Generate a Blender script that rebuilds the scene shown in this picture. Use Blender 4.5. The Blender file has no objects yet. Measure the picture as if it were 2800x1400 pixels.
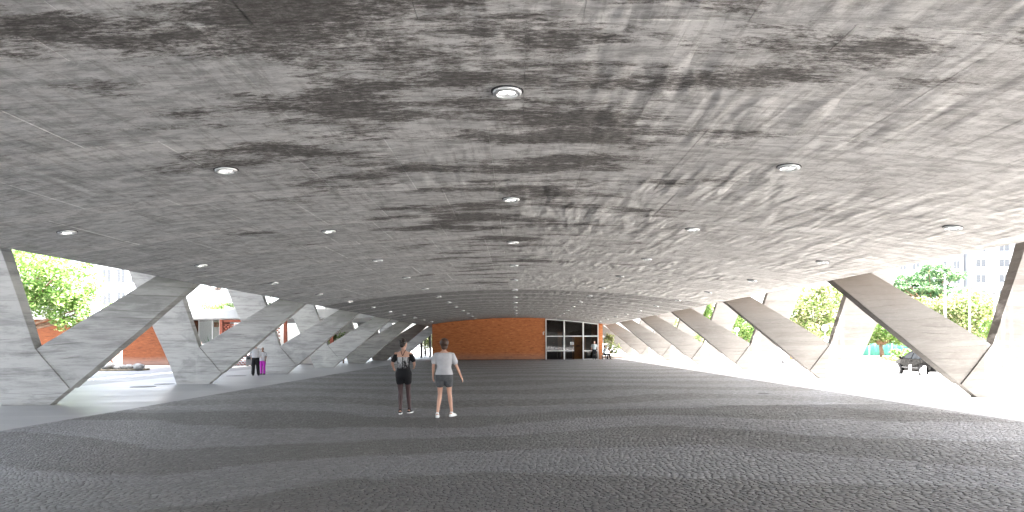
import bpy, bmesh, math, random
import numpy as np
from mathutils import Vector, Matrix
R = math.radians
random.seed(7); np.random.seed(7)
S = bpy.context.scene
COL = S.collection

# ------------------------------------------------------------------ camera
cam_d = bpy.data.cameras.new('camera'); cam = bpy.data.objects.new('camera', cam_d); COL.objects.link(cam)
cam.location = (0.08, 0, 1.6); cam.rotation_euler = (R(90), R(0.27), 0)
cam_d.lens = 24.8; cam_d.sensor_width = 36
cam_d.shift_x = -13/2800; cam_d.shift_y = 238/2800
cam_d.clip_start = 0.1; cam_d.clip_end = 3000
S.camera = cam
# ------------------------------------------------------------------ world, sun, exposure
SUN_EL, SUN_AZ = 55.0, 1.2       # sun stands over +x, a little to the camera side
W = bpy.data.worlds.new('World'); S.world = W; W.use_nodes = True
wn = W.node_tree.nodes; sky = wn.new('ShaderNodeTexSky'); sky.sky_type = 'NISHITA'
sky.sun_disc = False; sky.sun_elevation = R(SUN_EL); sky.sun_rotation = R(90 - SUN_AZ)
sky.dust_density = 4.0; sky.air_density = 0.8; sky.ozone_density = 0.6
bg = wn['Background']; bg.inputs['Strength'].default_value = 0.12
hs = wn.new('ShaderNodeHueSaturation'); hs.inputs['Saturation'].default_value = .45   # desaturated to weaken the blue cast of the sky
W.node_tree.links.new(sky.outputs[0], hs.inputs['Color']); W.node_tree.links.new(hs.outputs[0], bg.inputs['Color'])
sd = bpy.data.lights.new('sun', 'SUN'); sd.energy = 4.8; sd.angle = R(0.5); sd.color = (1.0, 0.955, 0.90)
sun = bpy.data.objects.new('sun', sd); COL.objects.link(sun)
sv = Vector((math.cos(R(SUN_EL))*math.cos(R(SUN_AZ)), math.cos(R(SUN_EL))*math.sin(R(SUN_AZ)), math.sin(R(SUN_EL))))
sun.rotation_euler = sv.to_track_quat('Z', 'Y').to_euler()
S.view_settings.view_transform = 'Standard'; S.view_settings.look = 'None'
S.view_settings.gamma = 1.0; S.view_settings.exposure = 4.14
S.render.engine = 'CYCLES'
S.cycles.max_bounces = 10; S.cycles.diffuse_bounces = 7; S.cycles.transparent_max_bounces = 12

# ------------------------------------------------------------------ helpers
def tag(o, label=None, cat=None, group=None, kind=None):
    if label: o['label'] = label
    if cat: o['category'] = cat
    if group: o['group'] = group
    if kind: o['kind'] = kind
    return o
def empty(name, loc=(0, 0, 0), rz=0):
    o = bpy.data.objects.new(name, None); COL.objects.link(o)
    o.location = loc; o.rotation_euler = (0, 0, rz); o.empty_display_size = 0.2
    return o
class MB:
    def __init__(s): s.v = []; s.f = []; s.m = []
    def add(s, vs, fs, mi=0):
        o = len(s.v); s.v += [tuple(p) for p in vs]; s.f += [tuple(i+o for i in f) for f in fs]; s.m += [mi]*len(fs); return s
    def box(s, x0, x1, y0, y1, z0, z1, mi=0):
        return s.add([(x0,y0,z0),(x1,y0,z0),(x1,y1,z0),(x0,y1,z0),(x0,y0,z1),(x1,y0,z1),(x1,y1,z1),(x0,y1,z1)],
                     [(0,3,2,1),(4,5,6,7),(0,1,5,4),(1,2,6,5),(2,3,7,6),(3,0,4,7)], mi)
    def obox(s, c, size, mat3, mi=0):
        hx, hy, hz = [q/2 for q in size]; vs = []
        for z in (-hz, hz):
            for x, y in ((-hx,-hy),(hx,-hy),(hx,hy),(-hx,hy)): vs.append(Vector(c)+mat3@Vector((x,y,z)))
        return s.add(vs, [(0,3,2,1),(4,5,6,7),(0,1,5,4),(1,2,6,5),(2,3,7,6),(3,0,4,7)], mi)
    def prism_xz(s, poly, y0, y1, mi=0):
        """poly: (x,z) list; y0/y1 numbers or callables of z"""
        n = len(poly); a = []; b = []
        for x, z in poly:
            a.append((x, y0(z) if callable(y0) else y0, z)); b.append((x, y1(z) if callable(y1) else y1, z))
        ar = sum(poly[i][0]*poly[(i+1)%n][1]-poly[(i+1)%n][0]*poly[i][1] for i in range(n))
        fs = [tuple(range(n)), tuple(range(2*n-1, n-1, -1))]+[(i, i+n, (i+1)%n+n, (i+1)%n) for i in range(n)]
        if ar < 0: fs = [tuple(reversed(f)) for f in fs]
        return s.add(a+b, fs, mi)
    def prism_xy(s, poly, z0, z1, mi=0):
        n = len(poly)
        ar = sum(poly[i][0]*poly[(i+1)%n][1]-poly[(i+1)%n][0]*poly[i][1] for i in range(n))
        if ar < 0: poly = poly[::-1]
        vs = [(x,y,z0) for x,y in poly]+[(x,y,z1) for x,y in poly]
        return s.add(vs, [tuple(range(n-1,-1,-1)), tuple(range(n,2*n))]+[(i,(i+1)%n,(i+1)%n+n,i+n) for i in range(n)], mi)
    def tube(s, pts, rad, n=10, mi=0, cap=True):
        """closed tapered tube; radius = number or (rx, ry)"""
        P = [Vector(p) for p in pts]
        if not isinstance(rad, (list,)): rad = [rad]*len(P)
        rings = []; up = None
        for i, p in enumerate(P):
            t = (P[min(i+1,len(P)-1)]-P[max(i-1,0)])
            t = t.normalized() if t.length > 1e-9 else Vector((0,0,1))
            if up is None:
                up = Vector((1,0,0)) if abs(t.x) < .8 else Vector((0,1,0))
            a = (up - t*up.dot(t)).normalized(); b = t.cross(a); up = a
            r = rad[i]; rx, ry = (r if isinstance(r, tuple) else (r, r))
            rings.append([p+a*rx*math.cos(2*math.pi*k/n)+b*ry*math.sin(2*math.pi*k/n) for k in range(n)])
        vs = [q for r in rings for q in r]; fs = []
        for i in range(len(P)-1):
            for k in range(n): fs.append((i*n+k, i*n+(k+1)%n, (i+1)*n+(k+1)%n, (i+1)*n+k))
        if cap: fs.append(tuple(range(n-1,-1,-1))); fs.append(tuple((len(P)-1)*n+k for k in range(n)))
        return s.add(vs, fs, mi)
    def caps(s, pts, rad, n=12, mi=0):
        """tube with rounded ends"""
        P = [Vector(p) for p in pts]; rad = [(r if isinstance(r, tuple) else (r, r)) for r in rad]
        t0 = (P[0]-P[1]).normalized(); t1 = (P[-1]-P[-2]).normalized()
        A = [(P[0]+t0*min(rad[0])*q, (rad[0][0]*w, rad[0][1]*w)) for q, w in ((.95,.3),(.7,.71),(.35,.94))]
        B = [(P[-1]+t1*min(rad[-1])*q, (rad[-1][0]*w, rad[-1][1]*w)) for q, w in ((.35,.94),(.7,.71),(.95,.3))]
        return s.tube([a[0] for a in A]+P+[b[0] for b in B], [a[1] for a in A]+rad+[b[1] for b in B], n, mi)
    def ball(s, c, r, nu=14, nv=9, mi=0):
        rx, ry, rz = r if isinstance(r, tuple) else (r, r, r)
        vs = [(c[0], c[1], c[2]-rz)]
        for j in range(1, nv):
            a = -math.pi/2+math.pi*j/nv
            for i in range(nu):
                b = 2*math.pi*i/nu; vs.append((c[0]+rx*math.cos(a)*math.cos(b), c[1]+ry*math.cos(a)*math.sin(b), c[2]+rz*math.sin(a)))
        vs.append((c[0], c[1], c[2]+rz)); fs = []
        for i in range(nu):
            fs.append((0, 1+(i+1)%nu, 1+i)); fs.append((len(vs)-1, 1+(nv-2)*nu+i, 1+(nv-2)*nu+(i+1)%nu))
            for j in range(nv-2): fs.append((1+j*nu+i, 1+j*nu+(i+1)%nu, 1+(j+1)*nu+(i+1)%nu, 1+(j+1)*nu+i))
        return s.add(vs, fs, mi)
    def lathe(s, prof, c=(0,0,0), n=20, mi=0):
        vs = []; fs = []
        for r, z in prof:
            for k in range(n): vs.append((c[0]+r*math.cos(2*math.pi*k/n), c[1]+r*math.sin(2*math.pi*k/n), c[2]+z))
        for j in range(len(prof)-1):
            for k in range(n): fs.append((j*n+k, j*n+(k+1)%n, (j+1)*n+(k+1)%n, (j+1)*n+k))
        return s.add(vs, fs, mi)
    def mesh(s, name):
        me = bpy.data.meshes.new(name); me.from_pydata(s.v, [], s.f); me.update()
        return me
    def build(s, name, mats, parent=None, smooth=False, bevel=0, loc=None):
        me = s.mesh(name)
        for m in (mats if isinstance(mats, (list, tuple)) else [mats]): me.materials.append(m)
        if len(me.materials) > 1: me.polygons.foreach_set('material_index', s.m)
        if smooth: me.polygons.foreach_set('use_smooth', [True]*len(me.polygons))
        o = bpy.data.objects.new(name, me); COL.objects.link(o)
        if parent: o.parent = parent
        if loc is not None: o.location = loc
        if bevel:
            b = o.modifiers.new('bevel', 'BEVEL'); b.width = bevel; b.segments = 2; b.limit_method = 'ANGLE'; b.angle_limit = R(40)
        return o
def link_mesh(name, me, parent=None, loc=(0,0,0), rz=0):
    o = bpy.data.objects.new(name, me); COL.objects.link(o); o.location = loc; o.rotation_euler = (0,0,rz)
    if parent: o.parent = parent
    return o
def copy_tree(o, parent=None):
    c = o.copy(); COL.objects.link(c)
    if parent: c.parent = parent
    for ch in list(o.children): copy_tree(ch, c)
    return c
ORD = ['first','second','third','fourth','fifth','sixth','seventh','eighth','ninth','tenth','eleventh','twelfth','thirteenth','fourteenth','fifteenth','sixteenth']

# ------------------------------------------------------------------ material kit
class NT:
    def __init__(s, name):
        s.m = bpy.data.materials.new(name); s.m.use_nodes = True; s.t = s.m.node_tree; s.p = s.t.nodes['Principled BSDF']; s.out = s.t.nodes['Material Output']
        g = s.t.nodes.new('ShaderNodeNewGeometry'); s.pos = g.outputs['Position']; s.geo = g
    def n(s, typ, ins=None, **kw):
        nd = s.t.nodes.new('ShaderNode'+typ)
        for k, v in kw.items(): setattr(nd, k, v)
        for k, v in (ins or {}).items(): s.set(nd.inputs[k], v)
        return nd
    def set(s, sock, v):
        if isinstance(v, bpy.types.NodeSocket): s.t.links.new(v, sock)
        else: sock.default_value = v
    def math(s, op, a, b=0.0, c=None):
        nd = s.n('Math', operation=op); s.set(nd.inputs[0], a); s.set(nd.inputs[1], b)
        if c is not None: s.set(nd.inputs[2], c)
        return nd.outputs[0]
    def scale(s, v, loc=(0,0,0)):
        nd = s.n('Mapping'); s.set(nd.inputs['Vector'], s.pos); nd.inputs['Scale'].default_value = v; nd.inputs['Location'].default_value = loc
        return nd.outputs[0]
    def noise(s, v, sc=1, det=4, rough=.55, dist=0, loc=(0,0,0)):
        nd = s.n('TexNoise', {'Scale': sc, 'Detail': det, 'Roughness': rough, 'Distortion': dist})
        s.set(nd.inputs['Vector'], s.scale(v, loc)); return nd.outputs['Fac']
    def ramp(s, fac, a, b, lo=0., hi=1.):
        nd = s.n('MapRange', clamp=True); s.set(nd.inputs['Value'], fac)
        nd.inputs['From Min'].default_value = a; nd.inputs['From Max'].default_value = b
        s.set(nd.inputs['To Min'], lo); s.set(nd.inputs['To Max'], hi); return nd.outputs[0]
    def mix(s, f, a, b, bt='MIX'):
        nd = s.n('Mix', data_type='RGBA', blend_type=bt)
        s.set(nd.inputs[0], f); s.set(nd.inputs[6], a if isinstance(a, bpy.types.NodeSocket) else (*a, 1)); s.set(nd.inputs[7], b if isinstance(b, bpy.types.NodeSocket) else (*b, 1))
        return nd.outputs[2]
    def xyz(s):
        nd = s.n('SeparateXYZ'); s.set(nd.inputs[0], s.pos); return nd.outputs
    def bump(s, h, dist=.01, st=1., nrm=None):
        nd = s.n('Bump', {'Distance': dist, 'Strength': st}); s.set(nd.inputs['Height'], h)
        if nrm is not None: s.set(nd.inputs['Normal'], nrm)
        return nd.outputs[0]
    def fin(s, col=None, rough=None, nrm=None, spec=None, metal=None):
        if col is not None: s.set(s.p.inputs['Base Color'], col if isinstance(col, bpy.types.NodeSocket) else (*col, 1))
        if rough is not None: s.set(s.p.inputs['Roughness'], rough)
        if nrm is not None: s.set(s.p.inputs['Normal'], nrm)
        if spec is not None: s.set(s.p.inputs['Specular IOR Level'], spec)
        if metal is not None: s.set(s.p.inputs['Metallic'], metal)
        return s.m
def simple(name, col, rough=.6, spec=.4, metal=0, var=.15, sc=6.):
    k = NT(name); f = k.noise((sc,sc,sc), 1, 4)
    c = k.mix(k.ramp(f, .3, .7), [q*(1-var) for q in col], [min(1, q*(1+var)) for q in col])
    return k.fin(c, k.ramp(f, .3, .7, max(0,rough-.05), min(1,rough+.08)), None, spec, metal)

def mat_ceiling(name, tone, stain_amt):
    k = NT(name); x, y, z = k.xyz()
    big = k.noise((.35,.55,1), 1, 5, .6)
    fine = k.noise((3.2,6.5,1), 1, 8, .68)
    grain = k.noise((14,50,1), 1, 5, .7)
    # cool grey to the left, warmer and paler right: brighter light put into colour
    side = k.ramp(k.math('ADD', x, k.math('MULTIPLY', k.math('SUBTRACT', big, .5), 5.)), -7.0, 3.2)
    base = k.mix(side, [q*tone for q in (.64,.65,.65)], [q*tone for q in (.69,.668,.648)])
    base = k.mix(k.ramp(fine, .34, .68), base, [q*tone for q in (.25,.24,.235)], 'MIX') if False else k.mix(k.math('MULTIPLY', k.ramp(fine, .62, .38), .42), base, [q*tone for q in (.20,.195,.19)])
    base = k.mix(k.math('MULTIPLY', k.ramp(grain, .45, .75), .22), base, (.62,.60,.57))
    isl = k.math('FRACT', k.math('ADD', k.math('MULTIPLY', k.geo.outputs['Random Per Island'], 7.3), k.math('MULTIPLY', k.n('ObjectInfo').outputs['Random'], 5.1)))
    base = k.mix(k.math('MULTIPLY', isl, .15), base, (.20,.195,.19))
    strip = k.math('GREATER_THAN', k.math('FRACT', k.math('ADD', k.math('DIVIDE', k.math('SUBTRACT', y, 5.67), 2.63), 20.)), .825)
    base = k.mix(k.math('MULTIPLY', strip, .42), base, (.78,.76,.74))
    # blotchy mould stains: large mask times ragged edge
    m1 = k.noise((.50,1.1,1), 1, 4, .55, loc=(3.1,7.7,0))
    m2 = k.noise((1.9,6.5,1), 1, 13, .82, .7, loc=(1.3,0.4,0))
    m3 = k.noise((9,24,1), 1, 10, .85)
    zone = k.ramp(k.math('ADD', k.math('ABSOLUTE', k.math('ADD', x, .6)), k.math('MULTIPLY', y, .16)), 2.0, 8.0, .085, -.13)
    h = k.math('ADD', k.math('ADD', k.math('MULTIPLY', m1, .90), k.math('MULTIPLY', m2, .58)), k.math('ADD', k.math('MULTIPLY', m3, .46), zone))
    h = k.math('ADD', h, k.math('MULTIPLY', isl, .03))
    s1 = k.math('MULTIPLY', k.ramp(h, 1.036, 1.060), k.ramp(m3, .36, .50, .5, 1.))
    s2 = k.ramp(h, 1.075, 1.11)
    mot = k.noise((2.4,6.5,1), 1, 13, .82, .4, loc=(6,1,0))
    base = k.mix(k.ramp(mot, .515, .56, 0, .46), base, k.mix(side, (.20,.205,.205), (.26,.245,.23)))
    lon = k.noise((9,1.1,1), 1, 7, .7, .3, loc=(2,5,0))
    base = k.mix(k.ramp(lon, .52, .58, 0, .36), base, (.22,.205,.19))
    base = k.mix(k.ramp(mot, .485, .44, 0, .42), base, (.80,.78,.76))
    brown = k.mix(k.ramp(m3, .4, .6), (.19,.160,.138), (.11,.094,.084))
    base = k.mix(k.math('MULTIPLY', s1, .60*stain_amt), base, brown)
    base = k.mix(k.math('MULTIPLY', k.math('MULTIPLY', s2, k.ramp(m3, .36, .56, .35, 1.)), .78*stain_amt), base, (.040,.036,.033))
    # faint plank marks running across the hall
    pk = k.math('FRACT', k.math('MULTIPLY', k.math('ADD', y, k.math('MULTIPLY', k.noise((.5,.5,1), 1, 2), .3)), 8.5))
    base = k.mix(k.math('MULTIPLY', k.math('LESS_THAN', pk, .10), k.ramp(k.noise((.9,3,1), 1, 5, .6, loc=(7,3,0)), .46, .62, 0, .38)), base, (.16,.145,.135))
    sp_ = k.noise((22,45,1), 1, 6, .8)
    base = k.mix(k.ramp(sp_, .56, .66, 0, .32), base, (.17,.16,.15))
    # pale scrapes and laitance streaks
    sc1 = k.noise((1.8,12,1), 1, 8, .75, loc=(2,9,0))
    base = k.mix(k.ramp(sc1, .60, .68, 0, .35), base, (.62,.60,.58))
    # form-ply sheets sag between battens: long shallow dimples running with the building
    d1 = k.noise((3.4,.85,1), 1, 1.5, .45, .25)
    dmask = k.ramp(k.noise((.5,.4,1), 1, 2, loc=(9,2,0)), .38, .58)
    dmask = k.math('MULTIPLY', dmask, k.ramp(x, -3, 3, .25, 1.))
    nb = k.bump(k.math('MULTIPLY', k.ramp(d1, .35, .72), dmask), .052, .9)
    nb = k.bump(k.math('ADD', k.ramp(grain, .3, .8), k.math('MULTIPLY', fine, 1.5)), .004, .7, nb)
    return k.fin(base, .82, nb, .25)

def mat_pier():
    k = NT('board_marked_concrete'); x, y, z = k.xyz()
    big = k.noise((.5,.5,.9), 1, 4, .6)
    strk = k.noise((.7,.7,7.5), 1, 7, .7, .5)
    grain = k.noise((6,6,26), 1, 6, .7)
    # boards about 19 cm high, each with its own tone
    zb = k.math('DIVIDE', k.math('ADD', z, k.math('MULTIPLY', k.noise((.22,.22,.9), 1, 2), .55)), .19)
    cell = k.math('FLOOR', zb); fr = k.math('FRACT', zb)
    wn_ = k.n('TexWhiteNoise', noise_dimensions='2D'); cmb = k.n('CombineXYZ'); k.set(cmb.inputs[0], cell); k.set(cmb.inputs[1], k.math('FLOOR', k.math('DIVIDE', y, 10.))); k.set(wn_.inputs['Vector'], cmb.outputs[0])
    brd = wn_.outputs['Value']
    line = k.math('MULTIPLY', k.math('LESS_THAN', fr, .06), k.ramp(k.noise((.8,.8,4), 1, 5, .6, loc=(4,4,1)), .47, .62))
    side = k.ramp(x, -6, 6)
    base = k.mix(side, (.455,.455,.445), (.130,.122,.114))  # right row coloured darker to offset the stronger light falling on it
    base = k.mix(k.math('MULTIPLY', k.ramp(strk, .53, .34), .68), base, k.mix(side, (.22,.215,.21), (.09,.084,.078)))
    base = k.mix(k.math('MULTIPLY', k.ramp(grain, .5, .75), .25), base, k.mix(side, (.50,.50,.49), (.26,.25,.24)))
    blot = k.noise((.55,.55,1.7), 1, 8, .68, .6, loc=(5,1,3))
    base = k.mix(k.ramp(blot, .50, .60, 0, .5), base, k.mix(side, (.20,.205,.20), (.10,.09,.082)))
    base = k.mix(k.math('MULTIPLY', brd, .16), base, (.25,.25,.245))
    base = k.mix(k.math('MULTIPLY', line, .65), base, (.13,.12,.11))
    # darker green-brown towards the top of the inner legs
    top = k.math('MULTIPLY', k.ramp(k.math('SUBTRACT', k.math('ADD', z, k.math('MULTIPLY', big, 1.2)), k.math('MULTIPLY', k.math('ABSOLUTE', x), .12)), 1.7, 2.9), .62)
    legtop = k.math('MULTIPLY', top, k.ramp(k.math('ABSOLUTE', x), 12.5, 10.5))
    base = k.mix(legtop, base, k.mix(side, (.165,.17,.145), (.13,.105,.085)))
    # lime runs under the crotch of the V
    lx = k.math('ABSOLUTE', k.math('SUBTRACT', k.math('ABSOLUTE', x), 13.35))
    run = k.math('MULTIPLY', k.ramp(lx, .42, .05), k.ramp(k.noise((9,1,.35), 1, 5, .6), .46, .62))
    run = k.math('MULTIPLY', run, k.ramp(x, 0, 1, .2, .75))
    base = k.mix(run, base, (.55,.54,.53))
    # rust-brown grime at the foot
    base = k.mix(k.math('MULTIPLY', k.ramp(k.math('ADD', z, k.math('MULTIPLY', strk, .5)), .42, .2), .35), base, (.25,.24,.22))
    nb = k.bump(k.math('ADD', k.math('MULTIPLY', strk, .7), k.math('MULTIPLY', line, -1.2)), .016, .8)
    nb = k.bump(grain, .006, .5, nb)
    return k.fin(base, .85, nb, .25)

def wave_v(k):
    x, y, z = k.xyz()
    inner = k.math('ADD', k.math('MULTIPLY', x, .52), k.math('MULTIPLY', k.math('SINE', k.math('MULTIPLY', y, .23)), 1.3))
    w = k.math('ADD', k.math('MULTIPLY', k.math('SINE', inner), .95), k.math('MULTIPLY', k.math('SINE', k.math('ADD', k.math('MULTIPLY', x, 1.1), k.math('MULTIPLY', y, .4))), .28))
    return k.math('SUBTRACT', y, w)
def mat_stone(name, far):
    k = NT(name); v = wave_v(k)
    wob = k.noise((.5,.5,1), 1, 4, .55)
    s = k.math('SINE', k.math('ADD', k.math('MULTIPLY', v, 2*math.pi/4.3), k.math('MULTIPLY', wob, 2.6)))
    ed = k.noise((9,9,1), 1, 2)
    band = k.ramp(k.math('ADD', s, k.math('MULTIPLY', k.math('SUBTRACT', ed, .5), .5)), -.12, .12)
    col = k.mix(band, (.108,.103,.098), (.205,.206,.209))
    tone = k.noise((.16,.12,1), 1, 3)
    col = k.mix(k.ramp(tone, .35, .65), col, k.mix(.5, col, (.16,.16,.16)))
    if far:
        vor = k.n('TexVoronoi', {'Scale': 1.0, 'Randomness': .75}, feature='DISTANCE_TO_EDGE'); k.set(vor.inputs['Vector'], k.scale((12.5,15.,1)))
        vc = k.n('TexVoronoi', {'Scale': 1.0, 'Randomness': .75}); k.set(vc.inputs['Vector'], k.scale((12.5,15.,1)))
        j = k.ramp(vor.outputs['Distance'], .0, .06)
        vv = k.n('SeparateColor'); k.set(vv.inputs[0], vc.outputs['Color'])
        col = k.mix(k.math('MULTIPLY', vv.outputs[0], .25), col, (.20,.20,.20))
        col = k.mix(j, (.09,.088,.086), col)
        h = k.math('ADD', j, k.math('MULTIPLY', vv.outputs[1], .7))
        nb = k.bump(h, .014, .9)
        return k.fin(col, k.ramp(vv.outputs[2], 0, 1, .42, .7), nb, .4)
    wn_ = k.geo.outputs['Random Per Island']
    col = k.mix(k.ramp(wn_, 0, 1, 0, .35), col, (.20,.20,.20))
    gr = k.noise((60,60,60), 1, 4, .7)
    col = k.mix(k.math('MULTIPLY', k.ramp(gr, .4, .7), .3), col, (.05,.05,.05))
    return k.fin(col, k.ramp(wn_, 0, 1, .40, .68), k.bump(gr, .003, .6), .4)

def mat_floor(name, c1, c2, rough):
    k = NT(name)
    a = k.noise((.25,.9,1), 1, 5, .6); b = k.noise((3,9,1), 1, 7, .65); c = k.noise((40,40,1), 1, 3, .6)
    col = k.mix(k.ramp(a, .3, .7), c1, c2)
    col = k.mix(k.math('MULTIPLY', k.ramp(b, .58, .35), .22), col, [q*.55 for q in c1])
    return k.fin(col, k.ramp(k.math('ADD', a, k.math('MULTIPLY', b, .4)), .5, .9, rough-.09, rough+.12), k.bump(k.math('ADD', b, k.math('MULTIPLY', c, .15)), .004, .5), .5)

def mat_brick(name, cA, cB, mortar, bw=.24, bh=.065, facing='xz', vary=1.):
    k = NT(name); x, y, z = k.xyz()
    cb = k.n('CombineXYZ'); k.set(cb.inputs[0], x if facing == 'xz' else y); k.set(cb.inputs[1], z)
    bt = k.n('TexBrick', {'Scale': 1., 'Brick Width': bw, 'Row Height': bh, 'Mortar Size': .006, 'Mortar Smooth': .1, 'Bias': 0.})
    k.set(bt.inputs['Vector'], cb.outputs[0]); bt.inputs['Color1'].default_value = (0,0,0,1); bt.inputs['Color2'].default_value = (1,1,1,1); bt.inputs['Mortar'].default_value = (.5,.5,.5,1)
    r = k.n('SeparateColor'); k.set(r.inputs[0], bt.outputs['Color'])
    st = k.noise((1.7,1.7,9), 1, 6, .7); lo = k.noise((.35,.35,.5), 1, 4)
    f = k.math('ADD', k.math('MULTIPLY', r.outputs[0], .45), k.math('MULTIPLY', k.ramp(st, .32, .7), .55))
    col = k.mix(f, cA, cB)
    col = k.mix(k.ramp(st, .60, .70, 0, .5*vary), col, [min(1, q*1.9) for q in cB])
    col = k.mix(k.ramp(st, .44, .32, 0, .75), col, [q*.35 for q in cA])
    col = k.mix(k.math('MULTIPLY', bt.outputs['Fac'], .8), col, mortar)
    # dusty grey splash zone at the foot
    col = k.mix(k.ramp(k.math('ADD', z, k.math('MULTIPLY', lo, .5)), .95, .45, 0, .42), col, (.26,.21,.19))
    nb = k.bump(k.math('MULTIPLY', bt.outputs['Fac'], -1.), .01, .8)
    nb = k.bump(st, .01, .5, nb)
    return k.fin(col, .8, nb, .25)

def mat_leaf(name, c1, c2, c3, tr=.35):
    k = NT(name); k.t.nodes.remove(k.p)
    a = k.noise((1.1,1.1,1.1), 1, 3); r = k.geo.outputs['Random Per Island']
    col = k.mix(k.ramp(a, .35, .65), c1, c2); col = k.mix(k.ramp(r, .45, 1, 0, .8), col, c3)
    d = k.n('BsdfPrincipled', {'Roughness': .45, 'Specular IOR Level': .35}); k.set(d.inputs['Base Color'], col)
    t = k.n('BsdfTranslucent'); k.set(t.inputs[0], col); mx = k.n('MixShader'); mx.inputs[0].default_value = tr
    k.t.links.new(d.outputs[0], mx.inputs[1]); k.t.links.new(t.outputs[0], mx.inputs[2]); k.t.links.new(mx.outputs[0], k.out.inputs[0])
    return k.m
def mat_glass(name, tint, refl=1.0):
    k = NT(name); k.t.nodes.remove(k.p)
    fr = k.n('Fresnel', {'IOR': 1.55}); tr = k.n('BsdfTransparent'); tr.inputs[0].default_value = (*tint, 1)
    gl = k.n('BsdfGlossy', {'Roughness': .02}); mx = k.n('MixShader')
    k.set(mx.inputs[0], k.math('MULTIPLY', k.math('ADD', fr.outputs[0], .03), refl))
    k.t.links.new(tr.outputs[0], mx.inputs[1]); k.t.links.new(gl.outputs[0], mx.inputs[2]); k.t.links.new(mx.outputs[0], k.out.inputs[0])
    return k.m
def mat_emit(name, col, st):
    k = NT(name); k.fin(col, .4); k.p.inputs['Emission Color'].default_value = (*col, 1); k.p.inputs['Emission Strength'].default_value = st; return k.m

M = {}
M['ceil'] = mat_ceiling('stained_ceiling_concrete', 1.0, 1.0)
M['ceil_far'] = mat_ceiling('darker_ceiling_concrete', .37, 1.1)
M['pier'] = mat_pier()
M['conc'] = mat_floor('plain_concrete', (.38,.38,.375), (.50,.50,.49), .75)
M['stone'] = mat_stone('cobble_stone', False); M['stone_far'] = mat_stone('cobble_paving', True)
M['joint'] = simple('cobble_joint_grit', (.035,.034,.032), .95, .1)
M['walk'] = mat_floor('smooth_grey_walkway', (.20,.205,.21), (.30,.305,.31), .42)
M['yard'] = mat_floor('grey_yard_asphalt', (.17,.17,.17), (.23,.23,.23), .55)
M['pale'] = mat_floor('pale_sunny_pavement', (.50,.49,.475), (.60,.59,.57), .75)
M['road'] = mat_floor('grey_road', (.27,.265,.26), (.34,.335,.33), .8)
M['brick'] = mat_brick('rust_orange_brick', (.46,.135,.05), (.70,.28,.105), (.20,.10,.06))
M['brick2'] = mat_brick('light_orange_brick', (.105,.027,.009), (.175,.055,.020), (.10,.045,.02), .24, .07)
M['brick3'] = mat_brick('red_brick', (.30,.08,.05), (.42,.13,.08), (.25,.15,.12), .24, .07, 'xz')
M['white'] = simple('white_painted_metal', (.78,.78,.77), .4, .5, 0, .04)
M['whitewall'] = simple('white_wall_paint', (.78,.78,.77), .8, .3, 0, .06, .5)
M['greywall'] = simple('grey_balcony_infill', (.42,.43,.45), .7, .3, 0, .1, .4)
M['alu'] = simple('brushed_aluminium', (.62,.63,.64), .35, .5, .9, .08)
M['dark'] = simple('dark_metal', (.03,.03,.032), .5, .4)
M['black'] = simple('black_fabric', (.014,.014,.016), .85, .2)
M['room'] = simple('dark_brown_room_wall', (.10,.065,.045), .8, .2)
M['roomf'] = simple('dark_room_floor', (.05,.045,.04), .4, .4)
M['wood'] = simple('brown_wood_panel', (.42,.20,.07), .5, .4, 0, .2, 3)
M['glass'] = mat_glass('tinted_glass', (.55,.52,.50), .5)
M['clear'] = mat_glass('clear_glass', (.9,.92,.92), .8)
M['win'] = simple('window_dark_glass', (.11,.115,.12), .3, .2)
M['rock'] = simple('grey_boulder', (.25,.245,.24), .85, .3, 0, .4, 5)
M['bark'] = simple('tree_bark', (.20,.13,.09), .9, .2, 0, .35, 7)
M['pink'] = simple('faded_pink_paint', (.72,.45,.38), .6, .3)
M['lime'] = mat_leaf('lime_green_leaf', (.07,.17,.03), (.17,.29,.06), (.46,.50,.26), .4)  # third tone paled so leaf highlights sit in the colour
M['green'] = mat_leaf('mid_green_leaf', (.07,.15,.035), (.13,.22,.05), (.24,.28,.09), .35)
M['autumn'] = mat_leaf('green_leaf_with_orange_tips', (.10,.19,.04), (.19,.24,.08), (.52,.43,.30), .35)  # orange tips, paled further to carry leaf highlights in the colour
M['deep'] = mat_leaf('bluish_green_leaf', (.05,.14,.06), (.09,.19,.08), (.30,.38,.20), .3)
M['agave'] = mat_leaf('agave_leaf', (.05,.12,.07), (.08,.16,.08), (.12,.2,.1), .15)
M['net'] = simple('green_fence_netting', (.05,.17,.13), .8, .2, 0, .2, 2)
M['bed'] = simple('dry_flower_bed_soil', (.20,.17,.13), .95, .1, 0, .3, 3)
M['carpaint'] = simple('black_car_paint', (.002,.002,.002), .25, .04, 0, .05)
M['carglass'] = simple('dark_car_window', (.04,.045,.05), .1, .25, 0, .1)
M['tyre'] = simple('tyre_rubber', (.02,.02,.02), .85, .2)
M['lens'] = simple('clear_headlight_plastic', (.7,.72,.74), .12, .7)
M['orange'] = simple('orange_plastic', (.75,.20,.05), .5, .4)
M['grey'] = simple('dark_grey_plastic', (.09,.09,.095), .6, .4)
M['trim'] = simple('satin_light_trim', (.55,.56,.56), .3, .6, .5, .03)
M['bowl'] = simple('polished_reflector_bowl', (.85,.85,.86), .25, .6, .6, .02)
M['lamp'] = mat_emit('lit_lamp_glass', (1.,.97,.93), 1.1)
M['paper'] = simple('white_paper', (.8,.8,.8), .8, .2, 0, .02)
M['skin'] = simple('light_tan_skin', (.52,.30,.22), .5, .4, 0, .06)
M['skin2'] = simple('brown_skin', (.22,.11,.07), .5, .4, 0, .06)
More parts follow.
